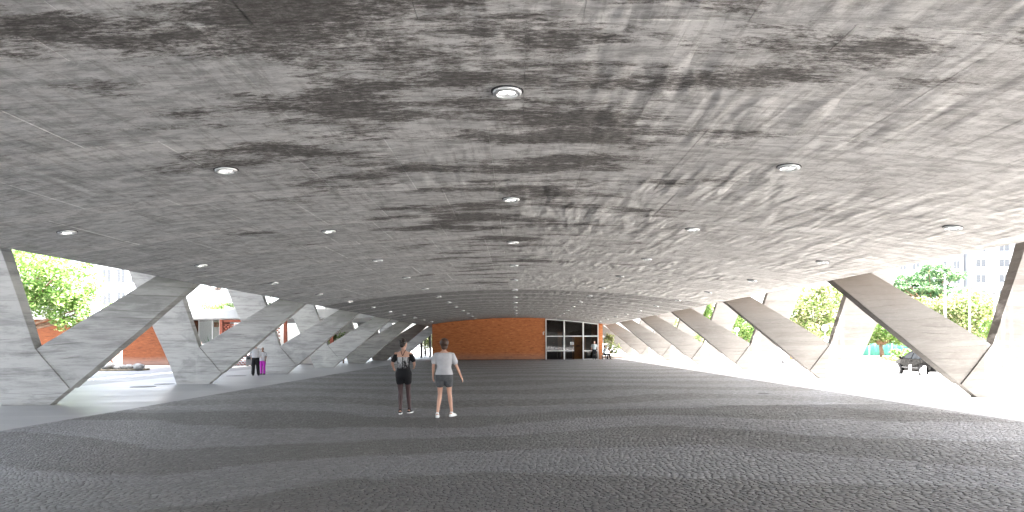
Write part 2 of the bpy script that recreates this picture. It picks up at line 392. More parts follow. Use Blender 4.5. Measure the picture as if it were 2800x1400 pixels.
M['hair'] = simple('dark_brown_hair', (.018,.012,.010), .5, .4, 0, .5, 40)
M['hairb'] = simple('brown_hair', (.05,.025,.015), .5, .4, 0, .5, 40)
M['hairg'] = simple('grey_hair', (.40,.38,.36), .6, .3, 0, .3, 40)
M['shirtw'] = simple('white_cotton', (.42,.42,.44), .85, .2, 0, .08, 9)
M['uniform'] = simple('pale_blue_uniform_cotton', (.38,.42,.43), .85, .2, 0, .2, 14)
M['shortg'] = simple('charcoal_denim', (.085,.088,.093), .85, .2, 0, .2, 12)
M['purple'] = simple('magenta_purple_cotton', (.38,.03,.36), .8, .2, 0, .12, 9)
M['tights'] = simple('sheer_black_tights', (.060,.035,.036), .6, .3, 0, .2, 5)
M['sole'] = simple('white_shoe_rubber', (.7,.7,.7), .6, .3, 0, .03)
k = NT('black_top_with_faded_white_print')
x_, y_, z_ = k.xyz()
pn = k.noise((16,16,7), 1, 6, .7, 1.5)
tc = k.n('TexCoord'); sp = k.n('SeparateXYZ'); k.set(sp.inputs[0], tc.outputs['Object'])
msk = k.math('MULTIPLY', k.math('MULTIPLY', k.ramp(k.math('ABSOLUTE', sp.outputs[0]), .135, .10), k.ramp(k.math('ABSOLUTE', sp.outputs[0]), .006, .014)), k.math('MULTIPLY', k.ramp(sp.outputs[2], 1.03, 1.07), k.ramp(sp.outputs[2], 1.36, 1.33)))
msk = k.math('MULTIPLY', msk, k.math('LESS_THAN', sp.outputs[1], -.02))
M['print'] = k.fin(k.mix(k.math('MULTIPLY', msk, k.ramp(k.math('ADD', pn, k.ramp(sp.outputs[2], 1.1, 1.33, 0, .14)), .46, .60)), (.014,.014,.016), (.46,.46,.47)), .85, None, .2)

# ------------------------------------------------------------------ setting: ground
def gz(x):
    if x <= -14: return -.05
    if x <= 14: return .0035*x
    if x <= 20: return .05-.45*(x-14)/6
    return -.40
def sheet(name, xs, y0, y1, dz, m, label=None, kind='structure', parent=None):
    b = MB(); vs = []; 
    for x in xs: vs += [(x, y0, gz(x)+dz), (x, y1, gz(x)+dz)]
    b.add(vs, [(2*i, 2*i+2, 2*i+3, 2*i+1) for i in range(len(xs)-1)])
    o = b.build(name, m, parent)
    if not parent: tag(o, label, None, None, kind)
    return o
sheet('ground', [-600,-14,14,20,600], -200, 1500, -.004, M['yard'], 'pale grey ground that reaches the horizon')
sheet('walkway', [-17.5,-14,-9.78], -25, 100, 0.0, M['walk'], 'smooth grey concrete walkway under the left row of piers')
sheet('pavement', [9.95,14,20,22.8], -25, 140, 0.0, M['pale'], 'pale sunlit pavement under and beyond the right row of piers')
sheet('road', [22.95,60], -25, 140, 0.002, M['road'], 'grey road beyond the bollards on the right')
kb = MB(); kb.box(22.8,22.95,-25,140,-.45,-.32); tag(kb.build('kerb', M['conc'], None, bevel=.01), 'low stone kerb between the right pavement and the road', None, None, 'structure')
EDGE0, EDGE1 = -9.78, 9.78
paving = sheet('cobble_paving', [EDGE0, EDGE1], -25, 66.9, .004, M['stone_far'], 'dark grey cobble paving with wavy bands of two tones')
bd = MB(); bd.box(9.78, 9.95, -25, 100, -.05, .042); tag(bd.build('paving_border', M['walk']), 'narrow concrete border strip right of the cobbles', None, None, 'structure')

# --- cobble stones as geometry near the camera
def Wv(x, y): return .95*np.sin(.52*x+1.3*np.sin(.23*y))+.28*np.sin(1.1*x+.4*y)
def cobbles():
    su, sv = .080, .060
    rows = int((18.5-3.5)/sv); cols = int(19.2/su)
    V = 3.5+np.arange(rows+1)*sv; U = -9.6+np.arange(cols+1)*su
    off = (np.random.rand(rows)-.5)*su
    quads = []
    jit = lambda *s: (np.random.rand(*s)-.5)
    for r in range(rows):
        u0 = U[:-1]+off[r]; brk = np.concatenate([U+off[r]]) + jit(cols+1)*su*.42
        bot = V[r]+jit(cols+1)*sv*.34; topv = V[r+1]+jit(cols+1)*sv*.34
        sh = jit(cols+1)*su*.3
        a = np.stack([brk[:-1]-sh[:-1], bot[:-1]],1); b = np.stack([brk[1:]-sh[1:], bot[1:]],1)
        c = np.stack([brk[1:]+sh[1:], topv[1:]],1); d = np.stack([brk[:-1]+sh[:-1], topv[:-1]],1)
        quads.append(np.stack([a,b,c,d],1))
    Q = np.concatenate(quads)                       # n,4,2
    # warp rows into the waves
    X = Q[:,:,0]; Y = Q[:,:,1]; Y2 = Y+Wv(X, Y); Y2 = Y+Wv(X, Y2)
    Q = np.stack([X, Y2], 2); C = Q.mean(1)
    keep = (np.abs(C[:,0]) < np.minimum(9.66, .78*C[:,1]+.4)) & (C[:,1] > 5.6) & (C[:,1] < 17.5)
    Q = Q[keep]; C = C[keep]
    n = len(Q)
    g = .0035+.004*np.random.rand(n,1,1)
    e = Q-C[:,None,:]; L = np.linalg.norm(e, axis=2, keepdims=True)
    outer = C[:,None,:]+e*(1-g*1.3/L); inner = C[:,None,:]+e*(1-(g*1.3+.007)/L)
    zb = .0035*C[:,0]+.004
    top = zb+.009+.004*np.random.rand(n)
    tilt = jit(n,2)*.055
    def zz(P, base): return base[:,None]+np.clip(((P-C[:,None,:])*tilt[:,None,:]).sum(2), -.006, .006)
    Z0 = np.repeat((zb-.002)[:,None],4,1); Z1 = zz(outer, top-.004); Z2 = zz(inner, top)
    Vt = np.concatenate([np.dstack([outer, Z0]), np.dstack([outer, Z1]), np.dstack([inner, Z2])], 1)   # n,12,3
    F = []
    for k_ in range(4):
        a, b = k_, (k_+1) % 4
        F.append((a, b, b+4, a+4)); F.append((a+4, b+4, b+8, a+8))
    F.append((8, 9, 10, 11)); F = np.array(F)
    vis = (np.abs(C[:,0]) < .70*C[:,1]) & (C[:,1] > 6.75)
    order = np.argsort(np.where(vis, C[:,1]+.05*np.abs(C[:,0]), 1e9))
    solo = order[:300]; rest = order[300:]
    Fl = F.tolist()
    for i in solo:
        me = bpy.data.meshes.new('stone'); c = Vector((C[i,0], C[i,1], 0)); vs = [Vector(p)-c for p in Vt[i]]
        me.from_pydata(vs, [], Fl); me.materials.append(M['stone'])
        link_mesh('stone', me, paving, c)
    nr = len(rest); vv = Vt[rest].reshape(-1,3); ff = (F[None]+12*np.arange(nr)[:,None,None]).reshape(-1,4)
    me = bpy.data.meshes.new('stones'); me.vertices.add(len(vv)); me.vertices.foreach_set('co', vv.ravel())
    me.loops.add(ff.size); me.loops.foreach_set('vertex_index', ff.ravel().astype(np.int32))
    me.polygons.add(len(ff)); me.polygons.foreach_set('loop_start', np.arange(0, ff.size, 4, dtype=np.int32)); me.polygons.foreach_set('loop_total', np.full(len(ff), 4, dtype=np.int32))
    me.update(calc_edges=True); me.materials.append(M['stone'])
    tag(link_mesh('stones', me, paving), None, None, None, 'stuff')
    g_ = MB(); g_.add([(-9.7,5.3,.0065-.034),(9.7,5.3,.0065+.034),(9.7,18.2,.0065+.034),(-9.7,18.2,.0065-.034)], [(0,1,2,3)])
cobbles()

# ------------------------------------------------------------------ ceiling
def zc(x): return 4.02-.0092*x*x
ceil = empty('ceiling', (0,0,0)); tag(ceil, None, None, None, 'structure')
Y0, Y1 = -9, 92
def soffit(name, y0, y1, m, dz):
    b = MB(); n = 40; vs = []
    for i in range(n+1):
        x = -8.77+17.54*i/n; vs += [(x, y0, zc(x)+dz), (x, y1, zc(x)+dz)]
    b.add(vs, [(2*i, 2*i+1, 2*i+3, 2*i+2) for i in range(n)]); return b.build(name, m, ceil, smooth=True)
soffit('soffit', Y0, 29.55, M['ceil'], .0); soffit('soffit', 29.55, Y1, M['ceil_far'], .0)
def panel_mesh(x0, x1, y0, y1, dz, th=.024):
    b = MB(); n = 3; bot = []; 
    for i in range(n+1):
        x = x0+(x1-x0)*i/n; z = zc(x)-th+dz
        bot += [(x, y0, z), (x, y1, z)]
    up = [(p[0], p[1], p[2]+th-dz-.002) for p in bot]; nn = len(bot)
    fs = []
    for i in range(n):
        fs.append((2*i, 2*i+1, 2*i+3, 2*i+2))
        fs.append((2*i, 2*i+2, 2*i+2+nn, 2*i+nn)); fs.append((2*i+3, 2*i+1, 2*i+1+nn, 2*i+3+nn))
    fs.append((1, 0, nn, nn+1)); fs.append((2*n, 2*n+1, 2*n+1+nn, 2*n+nn))
    b.add(bot+up, fs); return b
far1 = MB(); far2 = MB(); cnt = 0
k_ = -2
while True:
    ya = 5.67+2.63*k_
    if ya > 72: break
    for (a, b_) in ((ya, ya+2.17), (ya+2.17, ya+2.63)):
        offx = random.choice((0, .41, .83)); w = 1.22
        edges = [-8.77]; e = -8.77+w-offx
        while e < 8.5: 
            if e-edges[-1] > .3: edges.append(e)
            e += w
        edges.append(8.77)
        for i in range(len(edges)-1):
            if b_ - 19.9 > 0 and a < 19.9: aa, bb = a, b_
            dz = random.uniform(-.0028, .0028)
            g = random.choice((.0016, .002, .0024)) 
            pb = panel_mesh(edges[i]+g, edges[i+1]-g, a+.0018, b_-.0018, dz+(.020 if a > 29.4 else .011 if a > 20.2 else 0))
            cnt += 1
            if a > 4.2 and cnt < 999 and b_ < 20.5:
                pb.build('concrete_panel', M['ceil'], ceil)
            else: (far1 if a < 29.4 else far2).add(pb.v, pb.f)
    k_ += 1
tag(far1.build('concrete_panels', M['ceil'], ceil), None, None, None, 'stuff')
tag(far2.build('concrete_panels', M['ceil_far'], ceil), None, None, None, 'stuff')

# ------------------------------------------------------------------ museum mass above the hall
mus = empty('museum_building', (0, 38, 0)); tag(mus, 'raised concrete museum hall whose slab edge rests on the V piers', 'building')
under = [(-8.77+17.54*i/30) for i in range(31)]
poly = [(x, zc(x)+.006) for x in under]+[(10.3,3.60),(10.3,4.15),(15.1,6.5),(15.1,7.4),(-15.1,7.4),(-15.1,6.5),(-10.3,4.15),(-10.3,3.60)]
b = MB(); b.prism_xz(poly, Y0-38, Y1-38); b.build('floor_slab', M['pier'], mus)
b = MB(); b.box(-22.3,-16.45,Y0-38,Y1-38,5.95,6.25); b.build('added_shade_slab', M['conc'], mus)  # unseen slab added to cast the shade over the left yard
b = MB(); b.box(16.6,18.4,Y0-38,Y1-38,9.5,9.9); b.box(-18.4,-16.6,Y0-38,Y1-38,12.1,12.3); b.build('roof_beam', M['conc'], mus)

# ------------------------------------------------------------------ V piers
def jitter_poly(poly, amp, step=.35, fixed=()):
    out = []
    n = len(poly)
    for i in range(n):
        a = Vector(poly[i]); c = Vector(poly[(i+1) % n]); L = (c-a).length; m = max(1, int(L/step)); nrm = Vector((-(c-a).y, (c-a).x)).normalized()
        out.append(tuple(a))
        if i in fixed: continue
        for j in range(1, m):
            p = a+(c-a)*(j/m)+nrm*random.uniform(-amp, amp); out.append(tuple(p))
    return out
def pier(side, n):
    D = 19.4+10*(n-1)
    nm = ORD[n] if n > 0 else None
    e = empty('concrete_pier', (side*13.3, D, gz(side*13.3)))
    where = 'left' if side < 0 else 'right'
    txt = {0: f'V-shaped concrete pier on the {where} standing beside the camera'}.get(n)
    extra = {(-1,1): 'nearest large V-shaped concrete pier on the left, grey leg over the brick wall', (-1,2): 'second V-shaped concrete pier on the left, agave behind its crotch',
             (-1,3): 'third V-shaped concrete pier on the left, behind the couple standing', (-1,4): 'fourth V-shaped concrete pier from the camera in the left row',
             (-1,5): 'fifth V-shaped concrete pier from the camera in the left row', (-1,6): 'sixth V-shaped concrete pier on the left beside the brick wall end',
             (1,1): 'nearest large V-shaped concrete pier on the right, in front of the black car', (1,2): 'second V-shaped concrete pier on the right, orange tree above its crotch',
             (1,3): 'third V-shaped concrete pier on the right, globe lamp beside its outer leg', (1,4): 'fourth V-shaped concrete pier from the camera in the right row',
             (1,5): 'fifth V-shaped concrete pier from the camera in the right row', (1,6): 'sixth V-shaped concrete pier on the right near the glass entrance'}
    lab = extra.get((side, n)) or txt or f'{ORD[n-1]} V-shaped concrete pier from the camera in the {where} row'
    tag(e, lab, 'pier', 'V-shaped concrete piers in two rows')
    cx, cz = side*13.3, gz(side*13.3)
    loc = lambda P: [(side*x-cx, z-cz) for x, z in P]
    bx, cx1 = (12.93, 12.30) if side > 0 else (12.85, 12.23)
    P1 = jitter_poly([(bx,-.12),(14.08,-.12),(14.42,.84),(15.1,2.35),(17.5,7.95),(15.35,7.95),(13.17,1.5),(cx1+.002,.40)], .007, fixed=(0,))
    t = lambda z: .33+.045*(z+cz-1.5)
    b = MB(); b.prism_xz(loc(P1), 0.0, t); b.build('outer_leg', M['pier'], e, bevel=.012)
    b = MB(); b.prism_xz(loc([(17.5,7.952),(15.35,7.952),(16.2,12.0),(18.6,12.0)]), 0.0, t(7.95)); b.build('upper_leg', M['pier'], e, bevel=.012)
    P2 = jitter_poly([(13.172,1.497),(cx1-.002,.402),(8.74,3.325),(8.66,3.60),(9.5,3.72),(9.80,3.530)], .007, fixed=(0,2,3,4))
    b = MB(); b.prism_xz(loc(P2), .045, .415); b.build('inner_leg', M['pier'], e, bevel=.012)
    # raised mortar seam running down from the crotch
    b = MB(); A = Vector((13.14,1.45)); B = Vector((cx1+.10,.46)); dv = (B-A).normalized(); nv = Vector((-dv.y, dv.x))
    q = [(A+nv*.0), (A+nv*.055), (B+nv*.03), (B-nv*.0)]
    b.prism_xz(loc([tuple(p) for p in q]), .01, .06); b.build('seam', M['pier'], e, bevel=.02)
for n in range(0, 8):
    for s in (-1, 1): pier(s, n)

# ------------------------------------------------------------------ downlights
def downlight():
    e = empty('downlight')
    b = MB(); b.lathe([(.098,-.024),(.100,-.032),(.112,-.036),(.135,-.026),(.139,-.012),(.139,.012)], n=28); b.build('trim_ring', M['trim'], e, smooth=True)
    b = MB(); b.lathe([(.0,-.002),(.045,-.004),(.08,-.012),(.0985,-.026)], n=28); b.build('reflector', M['bowl'], e, smooth=True)
    b = MB(); b.ball((-.040,0,-.010), (.036,.050,.012)); b.ball((.040,0,-.010), (.036,.050,.012)); b.build('lamp', M['lamp'], e, smooth=True)
    b = MB(); b.lathe([(.156,.010),(.156,-.004),(.1385,-.006)], n=28); b.build('gasket', M['dark'], e)
    return e
proto = downlight(); first = True
LINES = [(0.0, 6.7, 13, 'centre line'), (-3.68, 9.15, 12, 'left inner line'), (3.62, 9.15, 12, 'right inner line'), (-7.4, 11.75, 11, 'left outer line'), (7.35, 11.75, 11, 'right outer line')]
for x, y0, num, nm in LINES:
    for i in range(num):
        y = y0+5*i
        if y > 66.5: continue
        o = proto if first else copy_tree(proto); first = False
        o.location = (x, y, zc(x)-.029); o.rotation_euler = (0, math.atan(2*.0092*x), 0)
        tag(o, f'{ORD[i]} round ceiling downlight from the camera in the {nm}', 'ceiling light', 'round downlights set in the concrete ceiling')

# ------------------------------------------------------------------ end block: brick wall and glazed entrance
WY = 67.0
def top_poly(x0, x1, z0, drop=.02, n=12):
    return [(x0, z0), (x1, z0)]+[(x1+(x0-x1)*i/n, zc(x1+(x0-x1)*i/n)-drop) for i in range(n+1)]
ent = empty('entrance_block', (0, WY, 0)); tag(ent, 'rust orange brick wall closing the far end of the hall', 'wall')
b = MB(); b.prism_xz(top_poly(-7.95, 2.78, -.05), 0, .35); b.build('brick_face', M['brick'], ent)
b = MB(); b.prism_xz(top_poly(7.86, 8.22, -.05), -.12, 6.5); b.build('brick_return', M['brick'], ent)
b = MB(); b.prism_xz(top_poly(-7.9, -7.6, -.05), .352, 6.5); b.build('side_wall', M['brick'], ent)
b = MB(); b.box(-7.95, 2.78, -.03, 0.0, -.03, .055); b.build('skirting', M['dark'], ent)
b = MB(); b.box(-7.6, 7.86, .36, 6.5, -.03, .012); b.build('room_floor', M['roomf'], ent)
b = MB(); b.prism_xz(top_poly(-7.6, 7.86, .0), 6.2, 6.5); b.build('room_wall', M['room'], ent)
b = MB(); b.prism_xz(top_poly(2.80, 2.9, .0), .4, 6.2); b.build('room_side', M['room'], ent)
b = MB(); b.box(5.55, 6.9, 2.6, 2.68, .02, 2.18); b.build('wood_panel', M['wood'], ent)
b = MB(); b.box(4.2, 4.62, 4.0, 4.1, .02, 2.7); b.build('wood_post', M['wood'], ent)
b = MB(); b.box(5.98, 6.08, 2.57, 2.6, 1.22, 1.36); b.box(6.16, 6.26, 2.57, 2.6, 1.22, 1.36); b.build('door_plate', M['dark'], ent)
gf = empty('glass_entrance', (0, WY, 0)); tag(gf, 'white framed glass entrance at the right end of the brick wall', 'entrance')
mx = [2.86, 4.59, 6.39, 7.80]
for i, x in enumerate(mx):
    w = .06 if i in (0, 3) else .10
    b = MB(); b.box(x-w/2-.01, x+w/2+.01, -.10, .05, .0, zc(x)-.05); b.build('mullion', M['white'], gf)
for i in range(3):
    a, c = mx[i]+.06, mx[i+1]-.06
    b = MB(); b.box(a, c, -.06, .03, 2.18, 2.27); b.build('transom', M['white'], gf)
    b = MB(); b.prism_xz([(a, zc(a)-.14), (c, zc(c)-.14), (c, zc(c)-.06), (a, zc(a)-.06)], -.06, .03); b.build('head_rail', M['white'], gf)
    b = MB(); b.prism_xz([(a, 2.27), (c, 2.27), (c, zc(c)-.14), (a, zc(a)-.14)], -.02, -.005); b.build('upper_pane', M['glass'], gf)
    cc = c if i != 1 else a+.88
    b = MB(); b.box(a, cc, -.06, .03, .80, .88); b.build('push_rail', M['white'], gf)
    b = MB(); b.box(a, cc, -.06, .03, .02, .08); b.build('sill', M['white'] if i == 2 else M['dark'], gf)
    b = MB(); b.box(a, cc, -.02, -.005, .88, 2.18); b.build('lower_pane', M['glass'], gf)
    b = MB(); b.box(a, cc, -.02, -.005, .08, .80); b.build('kick_pane', M['glass'], gf)
b = MB(); b.box(5.16, 5.50, -.045, -.03, 1.42, 1.66); tag(b.build('paper_notice', M['paper'], None, loc=(0, WY, 0)), 'white paper notice taped to the glass door', 'notice')
# lines of faint print on the notice
b = MB()
for q in range(5): b.box(5.20, 5.46-.03*(q % 2), -.048, -.046, 1.46+.035*q, 1.468+.035*q)
o_ = b.build('print_line', M['grey'], bpy.data.objects['paper_notice'])
# camera on the wall
sc = MB(); sc.tube([(2.70,WY-.02,2.62),(2.66,WY-.12,2.66),(2.58,WY-.16,2.60),(2.60,WY-.16,2.46)], [.03,.03,.035,.045], 10); sc.ball((2.61,WY-.16,2.42), .06)
tag(sc.build('wall_camera', M['white'], None, smooth=True), 'small white curved security camera where brick meets glass', 'camera')

# ------------------------------------------------------------------ trees
def crown_mesh(name, blobs, n, size, seed, droop=0.):
    rng = np.random.RandomState(seed); pts = []
    vol = np.array([b_[1][0]*b_[1][1]*b_[1][2] for b_ in blobs])**.67; cnt = (n*vol/vol.sum()).astype(int)
    for (c, r), m in zip(blobs, cnt):
        ncl = max(6, m//26)
        d = rng.normal(size=(ncl,3)); d /= np.linalg.norm(d, axis=1, keepdims=True)
        cl = d*(rng.uniform(.45, 1.0, (ncl,1))**.6)
        idx = rng.randint(0, ncl, m); p = cl[idx]+rng.normal(size=(m,3))*.13
        pts.append(np.array(c)+p*np.array(r))
    P = np.concatenate(pts); n = len(P)
    a = rng.normal(size=(n,3)); a[:,2] *= .5; a /= np.linalg.norm(a, axis=1, keepdims=True)
    b_ = rng.normal(size=(n,3)); b_ -= (a*b_).sum(1,keepdims=True)*a; b_ /= np.linalg.norm(b_, axis=1, keepdims=True)
    s = (size*rng.uniform(.6, 1.3, (n,1)))
    V = np.stack([P-a*s, P+b_*s*.48, P+a*s, P-b_*s*.48], 1).reshape(-1,3)
    me = bpy.data.meshes.new(name); F = np.arange(4*n).reshape(-1,4)
    me.vertices.add(4*n); me.vertices.foreach_set('co', V.ravel())
    me.loops.add(4*n); me.loops.foreach_set('vertex_index', F.ravel().astype(np.int32))
    me.polygons.add(n); me.polygons.foreach_set('loop_start', np.arange(0, 4*n, 4, dtype=np.int32)); me.polygons.foreach_set('loop_total', np.full(n, 4, dtype=np.int32))
    me.update(calc_edges=True); return me
def tree(name, base, blobs, n, size, m, seed, label, trunk_r=.14, group=None, fork=None):
    e = empty(name, base); tag(e, label, 'tree', group)
    rb = [((c[0]-base[0], c[1]-base[1], c[2]-base[2]), r) for c, r in blobs]
    me = crown_mesh('crown', rb, n, size, seed); me.materials.append(m); link_mesh('crown', me, e)
    rng = random.Random(seed); b = MB()
    low = min(c[2]-r[2] for c, r in rb); fz = fork if fork else max(.8, low*.8)
    fx, fy = rb[0][0][0]*.25, rb[0][0][1]*.25
    b.tube([(0,0,-.05),(fx*.3+.03,fy*.3,fz*.5),(fx,fy,fz)], [trunk_r*1.3, trunk_r, trunk_r*.85], 9)
    for c, r in rb:
        for q in range(3):
            tx, ty, tz = c[0]+r[0]*rng.uniform(-.7,.7), c[1]+r[1]*rng.uniform(-.6,.6), c[2]+r[2]*rng.uniform(-.4,.6)
            mid = ((fx+tx)/2+rng.uniform(-.2,.2), (fy+ty)/2+rng.uniform(-.2,.2), (fz+tz)/2+.1)
            b.tube([(fx,fy,fz-.1), mid, (tx,ty,tz)], [trunk_r*.7, trunk_r*.38, trunk_r*.12], 7)
    b.build('trunk', M['bark'], e, smooth=True)
    return e
GT = 'trees beyond the right pavement'
# px helper: point seen at photo pixel (x, y) at depth D
def at(px, py, D): return Vector((.08+(px-1413)/1930*D, D, 1.6+(938-py)/1930*D))
tree('lime_tree', (-31.0, 41.5, -.05), [((-28.6,41,5.9),(2.5,2.2,1.9)), ((-26.6,41.5,5.2),(1.9,1.8,1.7)), ((-26.0,41.2,3.5),(1.0,1.0,1.1)), ((-29.8,41,4.6),(2.2,2.0,1.2)), ((-27.8,41.2,4.1),(1.5,1.4,.8)), ((-31.5,41,7),(2.6,2.5,2.2))], 26000, .11, M['lime'], 3, 'lime green broadleaf tree hanging over the brick wall on the left', .22)
def atg(px, py, D, g=-.2):
    p = at(px, py, D); return p
def rtree(px, base_px, D, blobs, n, size, m, seed, label, tr=.12, name='street_tree', fork=None):
    bs = [(tuple(at(x, y, D+dd)), (rx, (rx+rz)/2, rz)) for (x, y, rx, rz, dd) in blobs]
    bp = at(base_px, 900, D)
    return tree(name, (bp.x, D, -.4), bs, n, size, m, seed, label, tr, GT, fork)
rtree(0, 2225, 58, [(2225,860,1.7,1.7,0),(2265,820,1.3,1.2,0),(2185,885,1.2,1.0,0),(2240,905,1.5,.8,-1),(2275,875,.9,1.3,.5)], 9500, .13, M['autumn'], 11, 'orange-tipped green tree seen over the second right pier crotch')
rtree(0, 2300, 63, [(2205,815,1.0,.9,0),(2235,840,1.2,1.0,0),(2300,850,1.4,1.6,0)], 4500, .13, M['green'], 12, 'mid green tree just behind the orange-tipped one')
rtree(0, 2030, 80, [(2030,895,1.5,1.7,0),(2050,920,1.2,1.0,0),(2005,880,1.0,.9,0)], 5000, .14, M['green'], 13, 'green tree between the second and third right piers')
rtree(0, 1940, 104, [(1940,845,1.3,2.0,0),(1925,868,1.3,1.6,0)], 3500, .17, M['green'], 14, 'narrow green tree above the third right pier crotch')
rtree(0, 1912, 118, [(1910,915,1.5,1.4,0),(1860,872,1.5,1.6,0)], 3000, .18, M['autumn'], 15, 'small yellowish tree behind the fourth right pier')
rtree(0, 2412, 76, [(2395,905,1.5,1.2,0),(2435,915,1.8,1.1,0),(2470,925,1.4,1.0,.5),(2370,930,.9,.8,0)], 7000, .14, M['lime'], 16, 'forked lime green tree in front of the green netting fence', .2, fork=1.7)
rtree(0, 2620, 70, [(2610,865,2.4,1.9,0),(2665,850,2.2,1.9,0),(2560,870,1.7,1.4,0),(2700,890,1.5,1.6,0),(2640,905,2.2,1.2,-1),(2510,845,1.6,1.0,1)], 14000, .16, M['autumn'], 17, 'wide rounded tree with orange tips below the flagpoles')
rtree(0, 2560, 96, [(2510,790,3.4,.8,0),(2590,800,3.0,.7,0),(2540,765,3.2,.9,1),(2470,770,1.8,.7,0),(2600,760,2.2,.7,0),(2560,740,2.2,.7,0),(2480,805,2.4,.6,1),(2540,820,3.0,.7,1),(2450,790,1.5,.6,0)], 14000, .17, M['deep'], 18, 'tall flat-topped bluish green tree in front of the white tower', .25)
rtree(0, 2730, 58, [(2715,905,1.1,1.0,0),(2735,925,1.3,.9,0)], 2500, .12, M['green'], 19, 'low green shrub tree at the foot of the nearest right pier crotch')
# bush right of the glass entrance
bp = at(1668, 965, 74)
tree('flowering_bush', (bp.x, 74, 0.0), [((bp.x-.2,74,1.6),(.6,.6,.9)), ((bp.x+.4,74.2,1.0),(.7,.6,.7)), ((bp.x+.1,74,2.0),(.4,.4,.5))], 2200, .09, M['autumn'], 21, 'yellow-green bush standing right of the glass entrance', .05)
b = MB(); b.box(bp.x-.9, bp.x+3.0, 73.2, 75.2, 0.0, .16); o_ = b.build('planting_bed', M['bed'], None, bevel=.03); tag(o_, 'low earth planting bed under the bush by the entrance', 'planter')
bp = at(922, 922, 58)
tree('garden_bush', (bp.x, 60, -.05), [((bp.x,60,2.0),(1.1,1,.9)), ((bp.x+.8,60,1.5),(.9,.8,.8)), ((bp.x-.9,60,1.6),(.9,.8,.8))], 4000, .10, M['lime'], 22, 'bright lime green bush seen through the fourth left pier', .06)
bp = at(1165, 930, 92)
tree('garden_bush', (bp.x, 92, -.05), [((bp.x,92,2.0),(1.6,1,1.0)), ((bp.x+1.0,92,2.4),(1.2,.8,1.4))], 3000, .13, M['autumn'], 23, 'pinkish shrub far off left of the brick wall end', .06)

# agave by the glazed bay of the left building
ag = empty('agave_plant', (at(578, 940, 50).x, 50, 1.05)); tag(ag, 'spiky green agave in a raised planter behind the second left pier', 'plant')
b = MB(); b.lathe([(.0,-1.12),(.55,-1.12),(.7,.0),(.62,.0),(.58,-.06),(.0,-.06)], n=20); b.build('planter', M['conc'], ag)
rng = random.Random(4)
for i in range(26):
    a = rng.uniform(0, 2*math.pi); el = rng.uniform(.35, 1.35); L = rng.uniform(.9, 1.35)
    d = Vector((math.cos(a)*math.cos(el), math.sin(a)*math.cos(el), math.sin(el))); sd_ = Vector((-math.sin(a), math.cos(a), 0)); up = d.cross(sd_)*-1
    b = MB(); vs = []
    for t, w in ((0,.035),(.35,.055),(.7,.035),(1,.003)):
        c = d*L*t-Vector((0,0,.25*t*t*math.cos(el)))
        vs += [c-sd_*w, c+up*-.02*(1-t), c+sd_*w]
    fs = []
    for j in range(3): fs += [(3*j,3*j+1,3*j+4,3*j+3), (3*j+1,3*j+2,3*j+5,3*j+4)]
    b.add(vs, fs); b.build('leaf', M['agave'], ag, smooth=True)

# ------------------------------------------------------------------ left school building with terrace
LB = 56.0
sb = empty('terrace_building', (-34, LB, -.05)); tag(sb, 'low brick building with white concrete roof band and terrace on the left', 'building')
def LX(px): return .08+(px-1413)/1930*LB
ox, oz = -34, -.05
def P(px, D=LB): return LX(px)*D/LB-ox
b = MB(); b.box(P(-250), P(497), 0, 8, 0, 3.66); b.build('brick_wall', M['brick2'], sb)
b = MB(); b.box(P(-260), P(1120), -.5, 14, 3.70, 4.42); 
b.build('roof_band', M['conc'], sb, bevel=.04)
b = MB(); b.prism_xz([(P(497),3.66),(P(1120),3.66),(P(1120),3.69),(P(497),3.69)], -.3, 9); b.build('soffit', M['whitewall'], sb)
# glazed bay
b = MB(); b.box(P(497)+.002, P(596), 3.0, 3.1, 0, 3.6); b.build('inner_wall', M['whitewall'], sb)
for px in (520, 558, 578, 597): 
    b = MB(); b.box(P(px)-.03, P(px)+.03, 1.5, 1.58, .0, 3.64); b.build('window_post', M['white'], sb)
b = MB(); b.box(P(498), P(597), 1.52, 1.54, 0, 3.6); b.build('pane', M['clear'], sb)
b = MB(); b.box(P(498), P(597), 1.3, 1.5, 1.55, 1.72); b.build('window_sill', M['white'], sb)
b = MB(); b.box(P(545), P(556), 2.7, 2.9, 3.1, 3.5); b.build('red_panel', M['brick3'], sb)
b = MB(); b.box(P(592), P(600), .6, 1.45, 0, 3.6); b.build('dark_door_post', M['grey'], sb)  # dark grey upright beside the brick pillar
b = MB(); b.box(P(600), P(608), -.02, 1.5, 0, 3.62); b.build('brick_pillar', M['brick3'], sb)
# pierced brick screen: hollow bricks with real gaps
b = MB(); bw, bh = .26, .15
xx = P(611); r_ = 0
for r_ in range(int(3.4/bh)):
    for c_ in range(int((P(770)-P(611))/bw)):
        x0 = P(611)+c_*bw+(bw/2 if r_ % 2 else 0); z0 = r_*bh
        b.box(x0, x0+bw*.62, 0.0, .14, z0, z0+bh*.62); 
    b.box(P(611), P(770), .02, .12, r_*bh+bh*.62, r_*bh+bh*.74)
tag(b.build('pierced_brick', M['brick3'], sb), None, None, None, 'stuff')
b = MB(); b.box(P(611), P(775), -.03, .14, 3.42, 3.60); b.build('lintel', M['brick3'], sb)
for px in (778, 868, 905): 
    b = MB(); b.box(P(px)-.12, P(px)+.12, .1, .34, 0, 3.62); b.build('brick_pier', M['brick3'], sb)
b = MB(); b.box(P(790), P(860), 3, 3.2, 0, 3.6); b.build('white_back_wall', M['whitewall'], sb)
